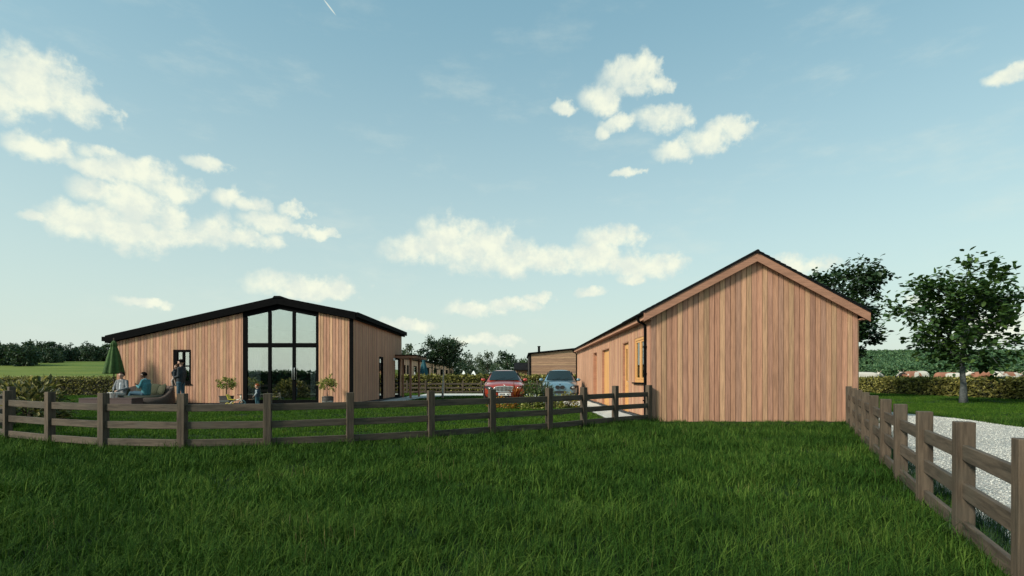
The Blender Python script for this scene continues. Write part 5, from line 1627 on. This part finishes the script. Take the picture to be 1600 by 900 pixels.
def person(label, loc, J, face, cols, hair_col, s=1.0, rz=0, hair_len=0, build=1.0, head_k=1.0, child=False, beard=False):
    """J: joints in metres (local). cols: skin, top, trousers, shoes materials. face: unit vector the head looks along"""
    V = {k: Vector(v) for k, v in J.items()}
    sk, top, leg, shoe = 0, 1, 2, 3
    mats = [cols['skin'], cols['top'], cols['leg'], cols['shoe'], M['eye'], M['lip'], cols.get('shirt', cols['top']), cols.get('sleeve', cols['top']), plain('beard', hair_col, .95, 0, .3, 60, spec=.08)]
    b = build * s; caps = []
    f = Vector(face).normalized(); up = (V['head'] - V['neck']).normalized()
    sd = f.cross(up).normalized(); up = sd.cross(f).normalized()
    hk = s * head_k
    H = V['head']
    # head: cranium, brow, jaw, nose, ears
    caps += [(H - f * .015 * hk + up * .012 * hk, .088 * hk, H + f * .012 * hk + up * .018 * hk, .083 * hk, sk),
             (H + f * .030 * hk - up * .035 * hk, .060 * hk, H + f * .042 * hk - up * .070 * hk, .040 * hk, 8 if beard else sk),
             (H + f * .092 * hk + up * .0 * hk, .009 * hk, H + f * .108 * hk - up * .026 * hk, .012 * hk, sk)]
    for q in (-1, 1):
        caps.append((H + sd * q * .084 * hk - f * .008 * hk + up * .012 * hk, .014 * hk, H + sd * q * .082 * hk - f * .004 * hk - up * .02 * hk, .011 * hk, sk))
        caps.append((H + f * .083 * hk + sd * q * .030 * hk + up * .006 * hk, .010 * hk, H + f * .083 * hk + sd * q * .038 * hk + up * .006 * hk, .009 * hk, 4))
    caps.append((H + f * .079 * hk - sd * .016 * hk - up * .058 * hk, .008 * hk, H + f * .079 * hk + sd * .016 * hk - up * .058 * hk, .008 * hk, 5))
    caps.append((V['neck'] - up * .02 * s, .050 * b, H - up * .06 * hk, .048 * b, sk))
    # trunk
    ch, pe = V['chest'], V['pelvis']
    sv = (V['shR'] - V['shL']).normalized()
    hv = (V['hipR'] - V['hipL']).normalized()
    for q in (-.075, 0, .075):
        caps.append((pe + hv * q * b, .105 * b, ch + sv * q * 1.15 * b, .115 * b, top))
        caps.append((ch + sv * q * 1.15 * b, .115 * b, V['neck'] + sv * q * .9 * b - up * .06 * s, .07 * b, top))
    caps.append((V['shL'], .056 * b, V['shR'], .056 * b, top))
    caps.append((V['neck'] - up * .045 * s, .058 * b, V['neck'] - up * .015 * s, .056 * b, 6))
    if 'shirt' in cols: caps.append((ch + f * .075 * b + up * .06 * s, .045 * b, pe.lerp(ch, .4) + f * .085 * b, .035 * b, 6))
    slv = 7 if 'sleeve' in cols else top
    for sdn in ('L', 'R'):
        caps.append((V['sh' + sdn], .056 * b, V['el' + sdn], .044 * b, slv))
        caps.append((V['el' + sdn], .044 * b, V['wr' + sdn], .033 * b, slv))
        dr = (V['wr' + sdn] - V['el' + sdn]).normalized()
        pn = V.get('palm' + sdn, Vector((0, 0, -1)))
        if abs(pn.normalized().dot(dr)) > .9: pn = f
        hand(caps, V['wr' + sdn], dr, pn, sk, s * (1.15 if child else 1.0))
        hp = V['hip' + sdn]
        caps.append((pe + (hp - pe) * .6, .100 * b, hp, .098 * b, leg))
        caps.append((hp, .088 * b, V['kn' + sdn], .060 * b, leg))
        caps.append((V['kn' + sdn], .060 * b, V['an' + sdn], .044 * b, leg))
        toe = V.get('toe' + sdn, V['an' + sdn] + Vector((f.x, f.y, 0)).normalized() * .15 * s)
        heel = V['an' + sdn] + Vector((0, 0, -.055 * s)) - (toe - V['an' + sdn]).normalized() * .05 * s
        caps.append((heel, .040 * b, Vector((toe.x, toe.y, heel.z - .006 * s)), .034 * b, shoe))
        caps.append((V['an' + sdn], .042 * b, heel.lerp(toe, .35) + Vector((0, 0, .0)), .036 * b, shoe))
    me = skin_mesh('person', caps, .0095 * max(.75, s), mats)
    o = bpy.data.objects.new('person', me); C.objects.link(o); o.location = loc; o.rotation_euler.z = rz
    tag(o, label, 'person')
    # hair
    hm = MB(); nu, nv = 28, 18; keep = {}
    vs = []
    for j in range(nv + 1):
        th = math.pi * j / nv
        for i in range(nu):
            ph = 2 * math.pi * i / nu
            q = f * math.cos(ph) * math.sin(th) + sd * math.sin(ph) * math.sin(th) + up * math.cos(th)
            k = .099 * hk * (1 + .08 * noise.noise(q * 7))
            vs.append(H + up * .022 * hk - f * .012 * hk + Vector(q) * k * (1.0 + (.03 if q.dot(f) < -.1 else 0) - .10 * max(0, -q.dot(up))))
    fs = []
    for j in range(nv):
        for i in range(nu):
            th = math.pi * (j + .5) / nv; ph = 2 * math.pi * (i + .5) / nu
            qf = math.cos(ph) * math.sin(th); qu = math.cos(th)
            if qu > .52 - .10 * abs(math.sin(ph)) or (qf < .05 + .25 * qu and qu > -.12 - hair_len):
                i2 = (i + 1) % nu; fs.append((j*nu + i, (j+1)*nu + i, (j+1)*nu + i2, j*nu + i2))
    hm.add(vs, fs)
    ho = hm.build('hair', plain('hair', hair_col, .95, 0, .3, 60, .4, spec=.08), o, smooth=True, local=True)
    sol = ho.modifiers.new('thick', 'SOLIDIFY'); sol.thickness = .012 * s
    return o
# standing man in dark jumper and jeans, facing left, holding a small child
mz = 20.55
man = person('bearded man in a dark jumper and blue jeans holding a toddler by the window', (ix(282.5, mz), mz, .03),
    dict(pelvis=(0, 0, .94), chest=(.035, 0, 1.28), neck=(.025, 0, 1.50), head=(-.01, 0, 1.645), shL=(.03, -.175, 1.43), shR=(.03, .175, 1.43),
         elL=(.05, -.22, 1.15), elR=(.02, .23, 1.16), wrL=(-.17, -.13, 1.10), wrR=(-.19, .10, 1.20), palmL=(-.3, .9, .2), palmR=(-.3, -.9, .2),
         hipL=(0, -.095, .90), hipR=(0, .095, .90), knL=(-.03, -.10, .50), knR=(.02, .10, .50), anL=(.02, -.10, .09), anR=(.06, .11, .09)),
    (-1, -.12, -.12), dict(skin=M['skin'], top=cloth('dark_jumper', (.018, .024, .030)), leg=cloth('jeans', (.035, .075, .105)), shoe=M['rubber']), (.012, .009, .008), 1.0, 0, beard=True)
tod = person('toddler in dark clothes carried on the arm of the standing man', (ix(274.2, mz - .03), mz - .03, .95),
    dict(pelvis=(0, 0, .20), chest=(.01, 0, .38), neck=(.02, 0, .485), head=(.03, 0, .575), shL=(.01, -.085, .455), shR=(.01, .085, .455),
         elL=(-.06, -.10, .36), elR=(.06, .11, .38), wrL=(-.08, -.06, .27), wrR=(.12, .07, .44), hipL=(0, -.05, .18), hipR=(0, .05, .18),
         knL=(-.075, -.09, .06), knR=(-.07, .09, .07), anL=(-.05, -.10, -.11), anR=(-.04, .10, -.10), toeL=(-.11, -.10, -.13), toeR=(-.10, .10, -.12)),
    (-.75, -.65, .0), dict(skin=M['skin'], top=cloth('dark_baby_top', (.02, .026, .032)), leg=cloth('pale_tights', (.36, .28, .24)), shoe=M['rubber']), (.10, .055, .03), .62, 0, head_k=1.12, child=True)
# seated person in a grey jacket, facing the camera
g1 = 20.35
person('seated person in a grey jacket and pale trousers facing the camera', (ix(188.5, g1), g1, 0),
    dict(pelvis=(0, .02, .52), chest=(.0, .08, .84), neck=(0, .06, 1.06), head=(0, .03, 1.20), shL=(-.17, .07, .99), shR=(.17, .07, .99),
         elL=(-.25, .0, .74), elR=(.25, .0, .74), wrL=(-.09, -.22, .64), wrR=(.07, -.24, .65), palmL=(.4, 0, -1), palmR=(-.4, 0, -1),
         hipL=(-.09, -.02, .50), hipR=(.09, -.02, .50), knL=(-.12, -.46, .53), knR=(.14, -.44, .53), anL=(-.10, -.40, .10), anR=(.13, -.40, .10), toeL=(-.12, -.56, .06), toeR=(.16, -.56, .06)),
    (.05, -1, .02), dict(skin=M['skin'], top=cloth('grey_jacket', (.16, .17, .18)), leg=cloth('pale_trousers', (.50, .46, .42)), shoe=M['white'], shirt=cloth('pale_shirt', (.42, .45, .48))), (.018, .013, .010), 1.0, 0, .3)
# seated person in a teal jumper, turned to the left
g2 = 20.4
person('seated person in a teal jumper and blue jeans, turned to the left on the daybed', (ix(226, g2), g2, 0),
    dict(pelvis=(.06, .0, .54), chest=(.06, .0, .86), neck=(.02, -.01, 1.07), head=(-.03, -.02, 1.205), shL=(.03, -.17, 1.00), shR=(.06, .16, 1.00),
         elL=(-.04, -.23, .76), elR=(.0, .18, .76), wrL=(-.22, -.10, .82), wrR=(-.23, .02, .84), palmL=(-.2, .8, .5), palmR=(-.2, -.8, .5),
         hipL=(.02, -.10, .52), hipR=(.02, .09, .52), knL=(-.40, -.16, .56), knR=(-.38, .02, .58), anL=(-.52, -.20, .20), anR=(-.50, -.02, .22), toeL=(-.64, -.22, .17), toeR=(-.62, -.04, .19)),
    (-1, -.25, .0), dict(skin=M['skin_dark'], top=cloth('teal_jumper', (.045, .17, .20)), leg=cloth('blue_jeans', (.03, .075, .11)), shoe=M['rubber'], shirt=cloth('light_blue_shirt', (.22, .42, .48))), (.008, .006, .005), .98, 0)
# small child standing by the tricycle
g3 = 20.3
person('small red-haired child in a dark waistcoat and jeans standing before the glass door', (ix(402, g3), g3, .035),
    dict(pelvis=(0, 0, .40), chest=(.015, 0, .565), neck=(.012, 0, .67), head=(-.01, 0, .77), shL=(.01, -.09, .635), shR=(.01, .09, .635),
         elL=(.03, -.115, .52), elR=(.03, .115, .52), wrL=(-.05, -.11, .43), wrR=(-.02, .12, .42), hipL=(0, -.05, .385), hipR=(0, .05, .385),
         knL=(-.01, -.055, .22), knR=(.01, .055, .22), anL=(.01, -.055, .055), anR=(.03, .06, .055), toeL=(-.075, -.06, .03), toeR=(-.055, .065, .03)),
    (-1, -.1, -.05), dict(skin=M['skin'], top=cloth('navy_waistcoat', (.022, .04, .06)), leg=cloth('child_jeans', (.03, .085, .11)), shoe=M['rubber'], sleeve=cloth('pale_sleeve', (.36, .40, .42))), (.20, .055, .02), .66, 0, head_k=1.15, child=True)

# ------------------------------------------------------------------ cows
def cowmat(name, base, patch, thr, scale, seed):
    m, t, b = newmat(name)
    co = t.n('ShaderNodeTexCoord').outputs['Object']
    n = t.noise(t.mapping(co, loc=(seed * 3.1, seed, 0)), scale, 2, .45)
    t.l(t.mix(t.maprange(n, thr - .02, thr + .02), base, patch), b.inputs['Base Color'])
    b.inputs['Roughness'].default_value = .85
    return m
M['horn'] = plain('horn', (.35, .30, .22), .5)
M['muzzle'] = plain('muzzle', (.30, .18, .15), .5)
def cow(label, X, Y, rz, mat, headmat, seed, graze=.0, sc=1.0):
    hz_ = 1.30 - graze
    hx = -1.02 if graze < .4 else -1.0
    caps = [((-.55, 0, 1.05), .30, (.62, 0, 1.08), .30, 0), ((-.55, 0, .95), .33, (.0, 0, .90), .36, 0), ((0, 0, .90), .36, (.62, 0, .98), .30, 0),
            ((-.60, 0, 1.12), .22, (hx * .92, 0, hz_ - .02), .14, 0), ((-.45, 0, 1.24), .12, (.60, 0, 1.26), .12, 0), ((.66, 0, 1.22), .13, (.78, 0, 1.10), .14, 0),
            ((hx * .95, 0, hz_ + .05), .13, (hx - .16, 0, hz_ - .06), .105, 1), ((hx - .16, 0, hz_ - .06), .105, (hx - .30, 0, hz_ - .18), .075, 1)]
    for sg in (-1, 1):
        caps += [((hx + .08, sg * .10, hz_ + .10), .045, (hx + .14, sg * .26, hz_ + .10), .035, 1),
                 ((-.52, sg * .17, .85), .13, (-.55, sg * .17, .48), .065, 0), ((-.55, sg * .17, .48), .06, (-.53, sg * .17, .06), .045, 0), ((-.53, sg * .17, .06), .055, (-.57, sg * .17, .04), .05, 2),
                 ((.62, sg * .17, .95), .19, (.52, sg * .18, .66), .11, 0), ((.52, sg * .18, .66), .10, (.72, sg * .17, .42), .06, 0), ((.72, sg * .17, .42), .055, (.68, sg * .17, .06), .045, 0), ((.68, sg * .17, .06), .055, (.64, sg * .17, .04), .05, 2)]
    caps += [((.45, 0, .66), .12, (.55, 0, .62), .11, 3), ((.88, 0, 1.18), .03, (.92, 0, .75), .02, 0), ((.92, 0, .75), .03, (.92, 0, .50), .035, 0)]
    me = skin_mesh('cow', caps, .035, [mat, headmat, M['rubber'], M['muzzle']], 2)
    o = bpy.data.objects.new('cow', me); C.objects.link(o)
    o.location = (X, Y, T(X, Y)); o.rotation_euler.z = rz; o.scale = (sc * 1.17,) * 3
    tag(o, label, 'cow', 'cows in the pasture')
    for sg in (-1, 1):
        MB().tube([(hx + .06, sg * .09, hz_ + .16), (hx + .04, sg * .19, hz_ + .22), (hx - .02, sg * .22, hz_ + .30)], [.025, .018, .006], 6).build('horn', M['horn'], o, smooth=True, local=True)
    return o
cw = (.50, .47, .41); cbr = (.26, .11, .065)
def on_ray(x, Z): return ix(x, Z), Z
p = on_ray(1352, 47); cow('pale cow half hidden by the outbuilding corner', p[0], p[1], R(180), cowmat('cream_hide', cw, (.45, .36, .27), .62, 1.2, 1), cowmat('cream_head', cw, cw, .9, 1, 1), 1, graze=.12, sc=1.02)
p = on_ray(1430, 44); cow('brown and white cow with a black and white head, left of the big tree', p[0], p[1], R(6), cowmat('brown_hide', cbr, cw, .57, 1.3, 4), cowmat('pied_head', (.02, .018, .016), cw, .50, 5, 3), 2, graze=.16, sc=1.05)
p = on_ray(1482, 46); cow('cow standing just behind the trunk of the big tree', p[0], p[1], R(170), cowmat('pied_hide', cbr, cw, .50, 1.2, 7), cowmat('white_head', cw, cbr, .6, 3, 2), 3, graze=.22)
p = on_ray(1541, 43); cow('brown-backed cow with a white face to the right of the big tree', p[0], p[1], R(-8), cowmat('red_hide', cbr, cw, .60, 1.1, 12), cowmat('white_face', cw, (.3, .15, .1), .62, 4, 6), 4, graze=.10, sc=1.02)
p = on_ray(1573, 42); cow('cream and brown cow at the right edge behind the hedge', p[0], p[1], R(188), cowmat('cream_brown_hide', cw, cbr, .54, 1.3, 16), cowmat('brown_head', cbr, cw, .55, 3, 9), 5, graze=.2)
